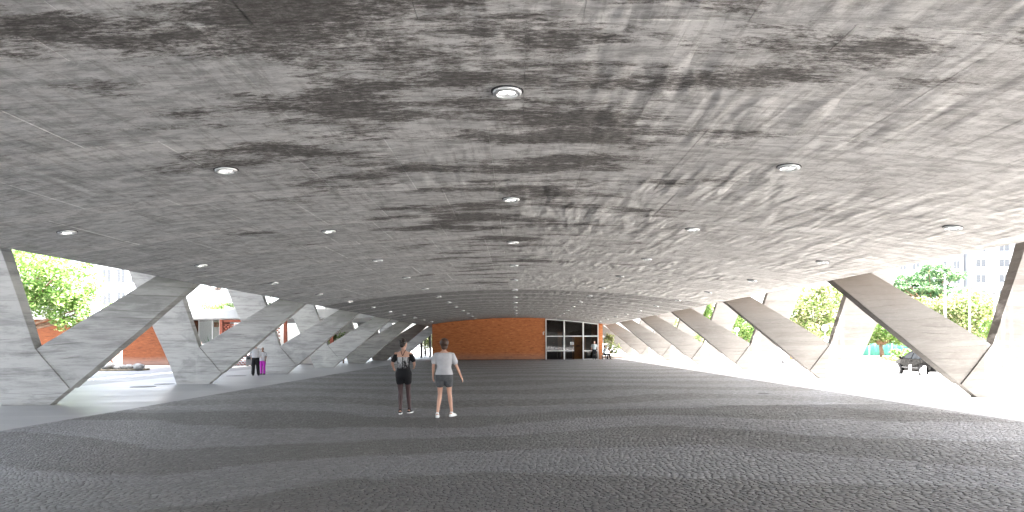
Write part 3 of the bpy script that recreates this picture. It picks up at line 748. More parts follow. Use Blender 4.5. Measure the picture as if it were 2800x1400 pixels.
# terrace railing (on the roof of the same building)
rl = empty('terrace_railing', (-34, LB, 4.37)); tag(rl, 'thin dark wire railing along the roof terrace', 'railing')
xr = P(200)
while xr < P(900):
    b = MB(); b.box(xr-.018, xr+.018, -.42, -.38, 0, .90); b.build('post', M['dark'], rl); xr += 1.33
for z in (.88, .45):
    b = MB(); b.box(P(200), P(900), -.405, -.395, z, z+.014); b.build('wire', M['dark'], rl)
# terrace planting
b = MB()
me = crown_mesh('terrace_shrubs', [((LX(px)+.3, LB+2.2, 4.75), (1.5,.7,.35)) for px in (545,590,640,700,270,330)], 3500, .09, 31); me.materials.append(M['lime'])
tag(link_mesh('terrace_shrubs', me), 'low pale green planting along the roof terrace', None, None, 'stuff')
# pergola on the terrace
pg = empty('pergola', (LX(575), LB+5, 4.37)); tag(pg, 'dark slatted pergola with hanging vine on the roof terrace', 'pergola')
for i in range(15):
    b = MB(); x = -2.2+i*.30; b.tube([(x, -1.6, 2.05+.05*i), (x+1.0, 1.5, 2.75+.03*i)], .03, 6); b.build('slat', M['dark'], pg)
for i in range(7):
    b = MB(); x = -2.0+i*.3; b.tube([(x-1.2, -1.2, 1.5-.03*i), (x+.8, -1.4, 1.95)], .025, 6); b.build('slat', M['dark'], pg)
b = MB(); b.tube([(-.45,-1.0,2.8),(-.1,-1.0,2.5),(.1,-1.0,2.1),(.15,-1,1.5),(.15,-1,0)], [.16,.16,.15,.13,.13], 12); b.build('curved_column', M['white'], pg, smooth=True)
for i in range(8):
    b = MB(); b.box(-.02, .42, -1.2, -1.15, .3+i*.17, .34+i*.17); b.build('rung', M['dark'], pg)
b = MB(); b.box(-2.6, 2.6, 1.4, 1.5, 1.95, 2.05); b.build('beam', M['white'], pg)
for x in (-2.5, 2.5):
    b = MB(); b.box(x-.06, x+.06, 1.39, 1.51, 0, 1.95); b.build('post', M['white'], pg)
me = crown_mesh('vine', [((1.55,-1.1,1.5),(.14,.14,.7)), ((.9,-.6,2.35),(1.2,.6,.18)), ((-1.6,-.4,2.1),(.7,.5,.22))], 900, .07, 33); me.materials.append(M['hairb']); link_mesh('vine', me, pg)

# ------------------------------------------------------------------ far buildings
def tower(name, label, x0, y, w, h, depth, rot, floors, cols, winw, winh, m, band=None, z0=1.5, zstep=None):
    e = empty(name, (x0, y, -.4), rot); tag(e, label, 'building')
    b = MB(); b.box(0, w, 0, depth, 0, h); b.build('walls', m, e)
    b = MB(); b.box(-.3, w+.3, -.3, depth+.3, h, h+.5); b.build('parapet', m, e)
    wb = MB(); wb.box(0, winw, -.12, .01, 0, winh); wm = wb.mesh('window'); wm.materials.append(M['win'])
    fb = MB(); t = .10
    fb.box(-t, winw+t, -.16, -.02, -t, -.002); fb.box(-t, winw+t, -.16, -.02, winh+.002, winh+t); fb.box(-t, -.002, -.16, -.02, 0, winh); fb.box(winw+.002, winw+t, -.16, -.02, 0, winh); fb.box(winw/2-.04, winw/2+.04, -.16, -.125, 0, winh)
    fm = fb.mesh('frame'); fm.materials.append(M['white'])
    fh = (h-2)/floors; cw = w/cols
    for i in range(floors):
        for j in range(cols):
            wo = link_mesh('window', wm, e, (j*cw+(cw-winw)/2, 0, 1.2+i*fh)); link_mesh('frame', fm, wo)
        if band:
            bb = MB(); bb.box(-.2, w+.2, -1.1, -.17, i*fh+.2, i*fh+1.25); bb.build('balcony', m, e)
    return e
tower('apartment_building', 'white many-windowed apartment block behind the flat-topped tree', 78, 168, 26, 44, 14, R(-10), 12, 9, 1.5, 1.9, M['whitewall'])
tower('balcony_tower', 'pale tower with grey balcony bands at the far right', 104.6, 163, 26, 48, 16, R(-4), 13, 5, 2.2, 1.9, M['greywall'], True)
# white fronts for the balcony bands
for o in bpy.data.objects['balcony_tower'].children:
    if o.name.startswith('balcony'): o.data.materials[0] = M['whitewall']
tower('office_tower', 'pale office tower seen between the first and second right piers', 84, 215, 16, 34, 14, R(8), 10, 7, 1.5, 2.0, M['whitewall'])
tower('distant_house', 'white building with small windows behind the lime tree', LX(268)*2.1, 118, 9, 17, 8, R(6), 4, 4, 1.3, 2.2, M['whitewall'])
# flagpoles
for px, yt, D, lab in ((2585, 752, 60, 'left tall thin white flagpole in front of the rounded tree'), (2652, 758, 58, 'right tall white flagpole with small cross bracket')):
    p = at(px, yt, D); e = empty('flagpole', (p.x, D, -.4)); tag(e, lab, 'flagpole', 'white flagpoles on the right')
    b = MB(); b.tube([(0,0,0),(0,0,p.z*.5),(0,0,p.z+.2)], [.085,.075,.05], 10); b.build('pole', M['white'], e, smooth=True)
    b = MB(); b.ball((0,0,p.z+.24), .08); b.build('finial', M['white'], e, smooth=True)
    b = MB(); b.lathe([(.0,0),(.2,0),(.2,.12),(.1,.2)], n=14); b.build('base', M['conc'], e)
# globe lamps
def globe(px, py, D, lab):
    p = at(px, py, D); e = empty('globe_lamp', (p.x, D, -.4)); tag(e, lab, 'street lamp', 'white globe lamps on the right')
    b = MB(); b.tube([(0,0,0),(0,0,p.z)], [.05,.035], 10); b.build('post', M['white'], e, smooth=True)
    b = MB(); b.ball((0,0,p.z+.2), .23, 18, 12); b.build('globe', M['white'], e, smooth=True)
    b = MB(); b.lathe([(.0,p.z-.1),(.12,p.z-.1),(.1,p.z+.02)], n=14); b.build('collar', M['dark'], e)
globe(2256, 893, 50, 'white globe lamp beside the outer leg of the second right pier')
globe(2015, 899, 70, 'white globe lamp seen between the second and third right piers')
globe(2720, 790, 45, 'white globe lamp near the nearest right pier, high on its post')

# green netting fence
fe = empty('netting_fence', (56, 94, -.4)); tag(fe, 'green netting fence behind the forked lime tree', 'fence')
b = MB(); N_ = 260; vs = []
for i in range(N_+1):
    x = -18+36*i/N_; yy = .06*math.sin(x*7)+.03*math.sin(x*23); vs += [(x, yy, .1), (x, yy, 2.0)]
b.add(vs, [(2*i, 2*i+2, 2*i+3, 2*i+1) for i in range(N_)])
o_ = b.build('netting', M['net'], fe, smooth=True); o_.modifiers.new('solid', 'SOLIDIFY').thickness = .01
for i in range(13):
    b = MB(); b.tube([(-18+3*i, -.12, 0), (-18+3*i, -.12, 2.1)], .05, 8); b.build('post', M['white'], fe)
b = MB(); b.tube([(-18,-.12,2.03),(18,-.12,2.03)], .03, 6); b.build('top_rail', M['white'], fe)
# planting strip beyond the road
b = MB(); b.box(34, 100, 62, 90, -.41, -.30); tag(b.build('planting_strip', M['bed']), 'dry planting strip beyond the road', None, None, 'structure')
me = crown_mesh('ground_cover', [((x, y, -.1), (3.2,3,.28)) for x, y in [(37,64),(42,66),(47,66),(52,68),(40,72),(46,76),(52,80),(57,74),(62,70),(68,72)]], 9000, .13, 41); me.materials.append(M['autumn'])
tag(link_mesh('ground_cover', me), 'yellow-green ground cover beyond the road', None, None, 'stuff')
me = crown_mesh('tall_grass', [((at(2460,970,66).x+dx, 66, .3), (1.0,.8,.6)) for dx in (0,1.5,3.2)], 2500, .14, 42); me.materials.append(M['lime'])
tag(link_mesh('tall_grass', me), 'light green tall grass clump behind the black car', None, None, 'stuff')

# ------------------------------------------------------------------ bollards
bp_ = empty('bollard'); b = MB(); b.lathe([(.0,.0),(.10,0),(.10,.02),(.075,.03),(.075,.60),(.065,.64),(.03,.66),(0,.665)], n=16); b.build('post', M['white'], bp_, smooth=True)
b = MB(); b.lathe([(.077,.52),(.079,.52),(.079,.56),(.077,.56)], n=16); b.build('reflective_band', M['trim'], bp_)
for i in range(13):
    o = bp_ if i == 0 else copy_tree(bp_); D = 35.8+1.42*i
    o.location = (22.4, D, -.4)
    tag(o, f'{ORD[i]} short white bollard from the camera along the right kerb', 'bollard', 'white bollards along the kerb')

# ------------------------------------------------------------------ car (front points away, +y)
def car():
    e = empty('parked_car', (23.85, 41.2, -.4)); tag(e, 'black hatchback parked behind the white bollards on the right', 'car')
    prof = [(-1.95,.35),(-1.98,.60),(-1.93,.85),(-1.86,.98),(-1.50,1.36),(-1.15,1.47),(-.5,1.50),(.1,1.47),(.45,1.36),(1.02,.98),(1.35,.90),(1.75,.78),(1.93,.66),(1.98,.45),(1.93,.30),(1.2,.24),(-1.3,.24)]
    def half(y, z):   # half-width at height
        w = .82
        if z > .95: w = .82-.26*(z-.95)/.55
        if y > 1.5: w -= .16*(y-1.5)/.48
        if y < -1.6: w -= .08*(-1.6-y)/.38
        if z < .35: w -= .05
        return w
    b = MB(); rows = []
    n = len(prof); L = [(-half(y,z), y, z) for y, z in prof]; Rr = [(half(y,z), y, z) for y, z in prof]
    ins = [(-half(y,z)*.55, y, z+(.02 if z > .9 else 0)) for y, z in prof]; ins2 = [(half(y,z)*.55, y, z+(.02 if z > .9 else 0)) for y, z in prof]
    vs = L+ins+ins2+Rr; fs = []
    for i in range(n):
        j = (i+1) % n
        for a, c in ((0,1),(1,2),(2,3)): fs.append((a*n+i, a*n+j, c*n+j, c*n+i))
    # side faces as strips between upper and lower profile
    up = [0,1,2,3,4,5,6,7,8,9,10,11,12,13]; 
    fs.append(tuple(range(n-1,-1,-1))); fs.append(tuple(3*n+i for i in range(n)))
    b.add(vs, fs); body = b.build('body', M['carpaint'], e, bevel=.03)
    for s in (-1, 1):
        # side windows follow the tumblehome
        def wq(pts, name):
            bb = MB(); vs = [(s*(half(y,z)+.004), y, z) for y, z in pts]; vs2 = [(s*(half(y,z)-.03), y, z) for y, z in pts]; m_ = len(pts)
            bb.add(vs+vs2, [tuple(range(m_)) if s > 0 else tuple(range(m_-1,-1,-1))]+[(i,(i+1)%m_,(i+1)%m_+m_,i+m_) for i in range(m_)]); return bb.build(name, M['carglass'], e)
        wq([(-.08,.99),(.88,.99),(.42,1.31),(.08,1.40),(-.08,1.41)], 'front_window')
        wq([(-1.0,.99),(-.16,.99),(-.16,1.42),(-.85,1.41)], 'rear_window')
        wq([(-1.42,1.06),(-1.08,.99),(-.93,1.40),(-1.15,1.37)], 'quarter_window')
        for y in (-1.22, 1.22):
            bb = MB(); bb.tube([(s*.66, y, .30), (s*.835, y, .30)], .30, 26); w = bb.build('wheel', M['tyre'], e, bevel=.03)
            bb = MB(); bb.tube([(s*.825, y, .30), (s*.845, y, .30)], [.20,.19], 24); bb.build('hubcap', M['trim'], w)
            for q in range(7):
                a = 2*math.pi*q/7; bb = MB(); bb.tube([(s*.85, y, .30), (s*.852, y+.17*math.cos(a), .30+.17*math.sin(a))], [.025,.018], 6); bb.build('spoke', M['trim'], w)
            bb = MB(); bb.tube([(s*.78, y, .30), (s*.828, y, .30)], .365, 26); bb.build('wheel_arch', M['black'], e)
        bb = MB(); bb.ball((s*.93, .78, 1.03), (.10,.07,.075)); bb.build('mirror', M['carpaint'], e, smooth=True)
        bb = MB(); bb.box(s*.80-.03, s*.80+.03, -.10, .08, .82, .86); bb.build('door_handle', M['carpaint'], e)
        bb = MB(); bb.box(s*.825-.012, s*.825+.012, -.9, .85, .44, .50); bb.build('side_moulding', M['grey'], e)
        bb = MB(); bb.ball((s*.62, 1.80, .68), (.16,.16,.09)); bb.build('headlight', M['lens'], e, smooth=True)
        bb = MB(); bb.ball((s*.68, -1.88, .88), (.10,.08,.14)); bb.build('tail_light', M['orange'], e, smooth=True)
    bb = MB(); bb.add([(-.6,1.0,1.02),(.6,1.0,1.02),(.5,.46,1.38),(-.5,.46,1.38)], [(0,1,2,3)]); o = bb.build('windscreen', M['carglass'], e); o.modifiers.new('s','SOLIDIFY').thickness = .02
    bb = MB(); bb.add([(-.6,-1.87,1.03),(.6,-1.87,1.03),(.5,-1.54,1.36),(-.5,-1.54,1.36)], [(0,3,2,1)]); o = bb.build('rear_window', M['carglass'], e); o.modifiers.new('s','SOLIDIFY').thickness = .02
car()

# ------------------------------------------------------------------ barrier and bucket on the right
e = empty('warning_board', (at(2164, 999, 57).x, 57, -.4)); tag(e, 'small orange warning board on dark tripod legs beyond the second right pier', 'sign')
b = MB(); b.box(-.17, .17, -.02, .02, .55, 1.1); b.build('board', M['orange'], e, bevel=.01)
for a in (0, 2.1, 4.2):
    b = MB(); b.tube([(0,0,.6),(.36*math.cos(a),.36*math.sin(a),0)], .02, 6); b.build('leg', M['dark'], e)
e = empty('bucket', (at(2142, 990, 62).x, 62, -.4)); tag(e, 'dark grey bucket on the sunny pavement beside the orange board', 'bucket')
b = MB(); b.lathe([(0,0),(.15,0),(.2,.36),(.17,.36),(.13,.03),(0,.03)], n=18); b.build('pail', M['grey'], e, smooth=True)
b = MB(); b.tube([(-.19,0,.34),(-.12,0,.5),(.12,0,.5),(.19,0,.34)], .01, 6); b.build('handle', M['alu'], e)

# ------------------------------------------------------------------ left yard: rocks, sculpture, manholes, bin
rp = MB(); pts = []
rng = random.Random(9)
for i in range(26):
    a = 2*math.pi*i/26; pts.append((-25.9+2.1*math.cos(a)+rng.uniform(-.1,.1), 45.8+1.3*math.sin(a)+rng.uniform(-.1,.1)))
rp.prism_xy(pts, -.05, .06); tag(rp.build('rock_bed', M['bed'], None, bevel=.02), 'low dark bed under the pile of grey boulders', 'garden bed')
descr = ['leftmost','low flat','pale round','mottled','small','tall grey','squat','dark','smooth oval','rough','small pale','wide flat','rightmost large','half-buried']
for i in range(14):
    x = -27.6+.27*i+rng.uniform(-.08,.08); y = 45.2+rng.uniform(-.3,.9); r = rng.uniform(.17,.32)*(1.25 if i in (5,12) else 1)
    bm = bmesh.new(); bmesh.ops.create_icosphere(bm, subdivisions=3, radius=1)
    ph = [Vector((rng.uniform(-1,1), rng.uniform(-1,1), rng.uniform(-1,1))).normalized() for _ in range(9)]
    for v in bm.verts:
        d = v.co.normalized(); s = 1+sum(.09*max(0, d.dot(p))**3-.06*max(0, -d.dot(p))**5 for p in ph); v.co = Vector((d.x*s*1.25, d.y*s, d.z*s*.72))*r
    me = bpy.data.meshes.new('boulder'); bm.to_mesh(me); bm.free(); me.materials.append(M['rock'])
    me.polygons.foreach_set('use_smooth', [True]*len(me.polygons))
    o = link_mesh('boulder', me, None, (x, y, .06+r*.55), rng.uniform(0, 3)); tag(o, f'{descr[i]} grey boulder, {ORD[i]} from the left in the pile by the brick wall', 'rock', 'grey boulders by the brick wall')
e = empty('sculpture', (at(316, 1000, 51).x, 51, -.05)); tag(e, 'faded pink slab sculpture with splayed legs behind the boulders', 'sculpture')
b = MB(); b.prism_xz([(-.05,.0),(.33,.0),(.42,1.9),(-.75,1.9)], 0, .18); b.build('wide_leg', M['pink'], e, bevel=.01)
b = MB(); b.prism_xz([(-.62,0),(-.5,0),(-.42,1.7),(-.72,1.7)], .02, .16); b.build('thin_leg', M['pink'], e, bevel=.01)
def manhole(x, y, r, lab):
    e = empty('manhole_cover', (x, y, gz(x))); tag(e, lab, 'manhole cover', 'dark manhole covers in the left walkway')
    b = MB(); b.lathe([(r+.05,-.01),(r+.05,.008),(r,.010),(r,-.01)], n=28); b.build('rim', M['dark'], e)
    b = MB(); b.lathe([(0,.006),(r-.015,.006),(r-.012,-.01)], n=28); b.build('lid', M['grey'], e)
manhole(-14.6, 27.7, .42, 'nearer round dark manhole cover beside the second left pier'); manhole(-14.7, 29.6, .35, 'smaller round dark manhole cover just behind the nearer one')
manhole(-14.6, 36.9, .45, 'round dark manhole cover at the feet of the standing couple')
manhole(7.6, 21.5, .12, 'tiny dark cover set in the cobbles on the right')
e = empty('litter_bin', (at(682, 995, 54).x, 54, -.05)); tag(e, 'dark grey litter bin behind the man in white', 'bin')
b = MB(); b.box(-.22, .22, -.2, .2, .08, .74); b.build('body', M['grey'], e, bevel=.03)
b = MB(); b.box(-.25, .25, -.23, .23, .745, .80); b.build('lid', M['dark'], e, bevel=.02)
b = MB(); b.box(-.12, .12, -.212, -.202, .5, .66); b.build('opening', M['black'], e)
for s in (-.17, .17):
    b = MB(); b.box(s-.03, s+.03, -.15, .15, 0, .08); b.build('foot', M['dark'], e)
# dark posts and a rail past the left end of the brick wall
for i, (px, D) in enumerate(((1152, 80), (1162, 92), (1176, 84))):
    p = at(px, 950, D); b = MB(); b.box(-.12, .12, -.12, .12, 0, 2.6); o = b.build('steel_post', M['dark'], None, loc=(p.x, D, -.02)); tag(o, ['near dark steel post left of the brick wall','middle thicker dark steel post left of the brick wall','dark steel post nearest the brick wall end'][i], 'post', 'dark posts beyond the brick wall')
e = empty('white_railing', (at(1160, 960, 88).x, 88, 0)); tag(e, 'white railing seen past the left end of the brick wall', 'railing')
for z in (.15, .75, 1.15):
    b = MB(); b.box(-2.2, 2.4, -.03, .03, z, z+.06); b.build('rail', M['white'], e)
for x in (-2.2, -.7, .8, 2.3):
    b = MB(); b.box(x-.04, x+.04, -.04, .04, 0, 1.2); b.build('post', M['white'], e)

# ------------------------------------------------------------------ people
def remesh(o, v, it=3):
    r = o.modifiers.new('remesh', 'REMESH'); r.mode = 'VOXEL'; r.voxel_size = v; r.use_smooth_shade = True
    s = o.modifiers.new('smooth', 'SMOOTH'); s.factor = .6; s.iterations = it
def hand(b, wrist, dirv, side, r=1.):
    w = Vector(wrist); d = Vector(dirv).normalized(); a = Vector((1,0,0)) if abs(d.x) < .7 else Vector((0,0,1))
    f = Vector((0,1,0)); f = (f-d*f.dot(d)).normalized(); lat = d.cross(f)
    b.caps([w, w+d*.045, w+d*.085], [(.020,.028),(.017,.036),(.015,.036)], 10)
    for q, L in zip((-.027,-.009,.009,.027), (.062,.074,.070,.055)):
        p0 = w+d*.08+f*q; cur = lat*(-side)*.012
        b.caps([p0, p0+d*L*.55+cur*.6, p0+d*L*.9+cur*2.2], [.0085,.008,.007], 7)
    t0 = w+d*.03+f*.03; b.caps([t0, t0+d*.03+f*.022, t0+d*.06+f*.028], [.011,.010,.008], 7)
def ring_loft(b, rings, n=20):
    """rings: (z, cx, cy, rx, ry)"""
    vs = []; fs = []
    for z, cx, cy, rx, ry in rings:
        for k in range(n):
            a = 2*math.pi*k/n; ca, sa = math.cos(a), math.sin(a)
            vs.append((cx+rx*math.copysign(abs(ca)**.85, ca), cy+ry*math.copysign(abs(sa)**.85, sa), z))
    for j in range(len(rings)-1):
        for k in range(n): fs.append((j*n+k, j*n+(k+1)%n, (j+1)*n+(k+1)%n, (j+1)*n+k))
    fs.append(tuple(range(n-1,-1,-1))); fs.append(tuple((len(rings)-1)*n+k for k in range(n)))
    b.add(vs, fs)
def person(label, loc, rz, H, J, skin, clothes, hair, female=True, head_turn=0., vox=.009, shoes=None, hairstyle='short', group=None):
    """J: joints in a 1.70 m figure facing +y: hipL.. etc"""
    e = empty('person', loc, rz); e.scale = (H/1.7,)*3; tag(e, label, 'person', group)
    j = dict(hip=(.085,0,.90), torso=0.)
    b = MB(); lean = J.get('lean', 0); pel = Vector(J.get('pelvis', (0,0,.92))); dz = pel.z-.92
    sh = .175 if female else .195; hipw = .168 if female else .155; wst = .122 if female else .145
    def T(z): return (pel.x, pel.y+lean*(z-.9), z+dz)
    rings = [(.80,.125,.10),(.86,hipw,.120),(.93,hipw,.120),(1.0,(hipw+wst)/2+.004,.105),(1.09,wst,.092),(1.2,wst+.014,.100),(1.30,.150 if female else .165,.108),(1.37,.150 if female else .17,.095),(1.41,.115,.075),(1.445,.062,.056)]
    def rr(g=0, z0=0, z1=9): 
        out = []
        for z, rx, ry in rings:
            if z0 <= z <= z1: c = T(z); out.append((c[2], c[0], c[1], rx+g, ry+g))
        return out
    ring_loft(b, rr())
    nk = Vector(T(1.43)); hd = Vector(T(1.60))+Vector((0,.015,0))
    b.caps([nk-Vector((0,0,.03)), nk+Vector((0,.005,.05)), hd-Vector((0,0,.04))], [.055,.048,.05], 12)
    # head with jaw, nose, ears
    ht = Matrix.Rotation(head_turn, 3, 'Z')
    hb = MB(); hb.ball((0,0,0), (.072,.088,.10), 18, 12); hb.ball((0,.028,-.055), (.052,.058,.058)); hb.ball((0,.092,-.015), (.011,.018,.022)); hb.ball((0,.084,-.058), (.022,.010,.008))
    for s in (-1,1): hb.ball((s*.073,-.005,-.01), (.010,.020,.028))
    hb.v = [tuple(hd+ht@Vector(p)) for p in hb.v]; b.add(hb.v, hb.f)
    S_ = {}
    for s, nm in ((-1,'L'),(1,'R')):
        sp = Vector(T(1.375))+Vector((s*sh,0,0)); el = Vector(J['el'+nm])+Vector((0,0,dz)); wr = Vector(J['wr'+nm])+Vector((0,0,dz))
        hp = Vector(T(.90))+Vector((s*.088,0,-.02)); kn = Vector(J['kn'+nm]); an = Vector(J['an'+nm])
        f = .9 if female else 1.05
        b.caps([sp-Vector((s*.06,0,0)), sp, (sp+el)/2, el, (el+wr)/2, wr], [.045*f,.05*f,.043*f,.037*f,.034*f,.023*f], 12)
        hand(b, wr, (wr-el) if 'hand'+nm not in J else J['hand'+nm], s)
        b.caps([hp, (hp*.65+kn*.35), (hp*.25+kn*.75), kn, (kn*.7+an*.3), (kn*.3+an*.7), an], [.088*f,.080*f,.062*f,.053*f,.055*f,.040*f,.034*f], 14)
        ft = Vector(J.get('toe'+nm, (0,1,0))).normalized()
        b.caps([an-Vector((0,0,.02))-ft*.03, an-Vector((0,0,.045))+ft*.06, an-Vector((0,0,.055))+ft*.14], [.034,.032,.024], 10)
        S_[nm] = (sp, el, wr, hp, kn, an, ft)
    body = b.build('body', skin, e); remesh(body, vox)
    for s in (-1, 1):
        p = hd+ht@Vector((s*.030,.079,.008)); bb = MB(); bb.ball(tuple(p), .0085, 10, 7); bb.build('eye', M['dark'], e, smooth=True)
    # hair
    hb = MB(); hb.ball((0,-.014,.022), (.082,.094,.098), 18, 12)
    if hairstyle == 'bun': hb.ball((0,-.02,.105), (.045,.045,.035)); hb.ball((0,-.06,-.03), (.062,.045,.055))
    if hairstyle == 'bob': hb.ball((0,-.03,.03), (.10,.105,.105), 16, 10); hb.caps([(0,-.04,0), (0,-.05,-.08)], [(.078,.06),(.07,.05)], 14)
    if hairstyle == 'short': hb.ball((0,-.04,-.02), (.07,.06,.06))
    rngh = random.Random(int(H*1000))
    for q in range(26):
        a = rngh.uniform(0, 6.28); el = rngh.uniform(-.2, 1.4); d = Vector((math.cos(a)*math.cos(el), math.sin(a)*math.cos(el)-.25, math.sin(el)))
        hb.ball((d.x*.074, d.y*.085-.01, .022+d.z*.088), (.018,.018,.014), 7, 5)
    # cut the hair away from the face
    hb.v = [(p[0], min(p[1], .055 if p[2] > .055 else (.015 if p[2] > .0 else -.005)), p[2]) for p in hb.v]
    hb.v = [tuple(hd+ht@Vector(p)) for p in hb.v]; ho = hb.build('hair', hair, e); remesh(ho, .008, 1)
    for c in clothes:
        b = MB(); kd = c['kind']; g = c.get('g', .014)
        if kd == 'top':
            ring_loft(b, rr(g, c.get('z0', .9), c.get('z1', 1.42)))
            if c.get('flare'): cc = T(c['z0']); ring_loft(b, [(cc[2]-.05, cc[0], cc[1], hipw+.035, .125+.025), (cc[2]+.1, cc[0], cc[1], wst+.035, .11)])
            for nm in 'LR':
                sp, el, wr, *_ = S_[nm]; s = -1 if nm == 'L' else 1; t = c.get('sleeve', .6)
                if t > 1: pts = [sp-Vector((s*.07,0,-.005)), sp, el, el+(wr-el)*(t-1)]; rad = [.05,.062,.052,.042]
                else: pts = [sp-Vector((s*.05,0,c.get('off', 0))), sp-Vector((0,0,c.get('off', 0))), sp+(el-sp)*t]; rad = [.048,.056,.056+c.get('loose', 0)]
                b.caps(pts, rad, 12)
            o = b.build(c['name'], c['mat'], e); remesh(o, .010, 4)
        elif kd == 'bottom':
            ring_loft(b, rr(g, .80, c.get('z1', 1.01)))
            for nm in 'LR':
                sp, el, wr, hp, kn, an, ft = S_[nm]; t = c['leg']; ex = c.get('loose', .02); end = c.get('end', None)
                if t <= 1: pts = [hp+Vector((0,0,.04)), hp, hp+(kn-hp)*t]; rad = [.09+g,.092+g,.080+ex]
                else: pts = [hp+Vector((0,0,.04)), hp, hp+(kn-hp)*.5, kn, kn+(an-kn)*(t-1)]; rad = [.09+g,.094+g,.078+ex,.058+ex,(.050+ex)]
                b.caps(pts, rad, 14)
            o = b.build(c['name'], c['mat'], e); remesh(o, .010, 4)
        elif kd == 'tights':
            for nm in 'LR':
                sp, el, wr, hp, kn, an, ft = S_[nm]; f = .9 if female else 1.05
                b.caps([hp, (hp*.65+kn*.35), (hp*.25+kn*.75), kn, (kn*.7+an*.3), (kn*.3+an*.7), an], [(q*f+.005) for q in (.088,.080,.062,.053,.055,.040,.034)], 14)
            o = b.build('tights', c['mat'], e, smooth=True)
        elif kd == 'strap':
            for s in (-1, 1):
                a = Vector(T(1.445))+Vector((s*.055,-.035,.015)); m_ = Vector(T(1.33))+Vector((s*.004,-.118,0)); b.tube([a, (a+m_)/2+Vector((0,-.028,.0)), m_], .007, 6)
            b.build('strap', c['mat'], e, smooth=True)
    for nm in 'LR':
        sp, el, wr, hp, kn, an, ft = S_[nm]
        if shoes:
            lat = Vector((ft.y, -ft.x, 0)); base = Vector((an.x, an.y, an.z-.062))
            b = MB(); b.caps([an+Vector((0,0,.0))-ft*.01, an-Vector((0,0,.03)), base+ft*.02], [.040,.042,.040], 12); b.caps([base-ft*.045+Vector((0,0,.012)), base+ft*.05+Vector((0,0,.012)), base+ft*.155+Vector((0,0,.004))], [.038,.040,.030], 12)
            o = b.build('shoe', shoes[0], e); remesh(o, .008, 2)
            b = MB(); pl = []
            for t_, w in ((-.085,.022),(-.07,.034),(.04,.042),(.13,.042),(.175,.030),(.19,.012)): pl.append(base+ft*t_+lat*w)
            for t_, w in ((.19,-.012),(.175,-.030),(.13,-.042),(.04,-.042),(-.07,-.034),(-.085,-.022)): pl.append(base+ft*t_+lat*w)
            b.prism_xy([(p.x, p.y) for p in pl], base.z-.018, base.z+.012); b.build('sole', shoes[1], e, bevel=.004)
    return e
def gzx(x): return gz(x)
# woman in black, walking away
p = at(1103, 1137, 16.0)
person('woman with short dark hair in black off-shoulder top, shorts and sheer tights walking away', (p.x, 16.0, gz(p.x)+.02), R(0), 1.68,
       dict(elL=(-.25,-.03,1.15), wrL=(-.255,.13,1.06), elR=(.25,-.03,1.15), wrR=(.22,.14,1.08), knL=(-.075,.03,.49), anL=(-.065,-.10,.08), toeL=(-.1,1,0), knR=(.09,.09,.50), anR=(.115,.10,.08), toeR=(.25,1,0)),
       M['skin'], [dict(kind='tights', mat=M['tights']), dict(kind='bottom', name='shorts', mat=M['black'], leg=.38, loose=.012), dict(kind='top', name='printed_top', mat=M['print'], z0=.93, z1=1.36, sleeve=.66, g=.016, off=.035, loose=.004), dict(kind='strap', mat=M['black'])],
       M['hair'], True, R(-28), shoes=(M['black'], M['sole']), hairstyle='bun')
p = at(1214, 1148, 15.2)
person('woman in loose white t-shirt and charcoal shorts walking with bare legs', (p.x, 15.2, gz(p.x)+.02), R(0), 1.67,
       dict(elL=(-.23,-.05,1.13), wrL=(-.25,.08,.90), elR=(.27,.02,1.12), wrR=(.36,.10,.89), knL=(-.10,.05,.49), anL=(-.145,-.08,.08), toeL=(-.05,1,0), knR=(.11,.06,.50), anR=(.15,.12,.08), toeR=(.45,1,0)),
       M['skin'], [dict(kind='bottom', name='shorts', mat=M['shortg'], leg=.38, loose=.022), dict(kind='top', name='tshirt', mat=M['shirtw'], z0=.93, z1=1.43, sleeve=.66, g=.034, loose=.012)],
       M['hairb'], True, R(12), shoes=(M['sole'], M['sole']), hairstyle='bob')
# couple by the third left pier
p = at(698, 1027, 36.9)
person('grey-haired man in white shirt and baggy black trousers seen from behind', (p.x, 36.9, gz(p.x)+.02), R(8), 1.70,
       dict(elL=(-.25,-.04,1.13), wrL=(-.23,.08,.92), elR=(.25,0,1.13), wrR=(.25,.12,.95), knL=(-.11,.02,.49), anL=(-.13,0,.08), knR=(.11,.02,.49), anR=(.14,.0,.08)),
       M['skin'], [dict(kind='bottom', name='trousers', mat=M['black'], leg=1.93, loose=.035), dict(kind='top', name='shirt', mat=M['shirtw'], z0=.93, z1=1.43, sleeve=1.6, g=.035)],
       M['hairg'], False, 0, vox=.012, shoes=(M['black'], M['black']))
p = at(718, 1024, 38.0)
person('short woman in white t-shirt and bright magenta trousers beside the man', (p.x, 38.0, gz(p.x)+.02), R(170), 1.46,
       dict(elL=(-.24,.0,1.13), wrL=(-.24,.10,.92), elR=(.25,0,1.13), wrR=(.22,.12,.95), knL=(-.10,.02,.49), anL=(-.10,0,.08), knR=(.10,.02,.49), anR=(.10,.0,.08)),
       M['skin2'], [dict(kind='bottom', name='trousers', mat=M['purple'], leg=1.93, loose=.02), dict(kind='top', name='tshirt', mat=M['shirtw'], z0=.86, z1=1.43, sleeve=.7, g=.04, loose=.02)],
       M['hairg'], True, R(30), vox=.012, shoes=(M['black'], M['black']))
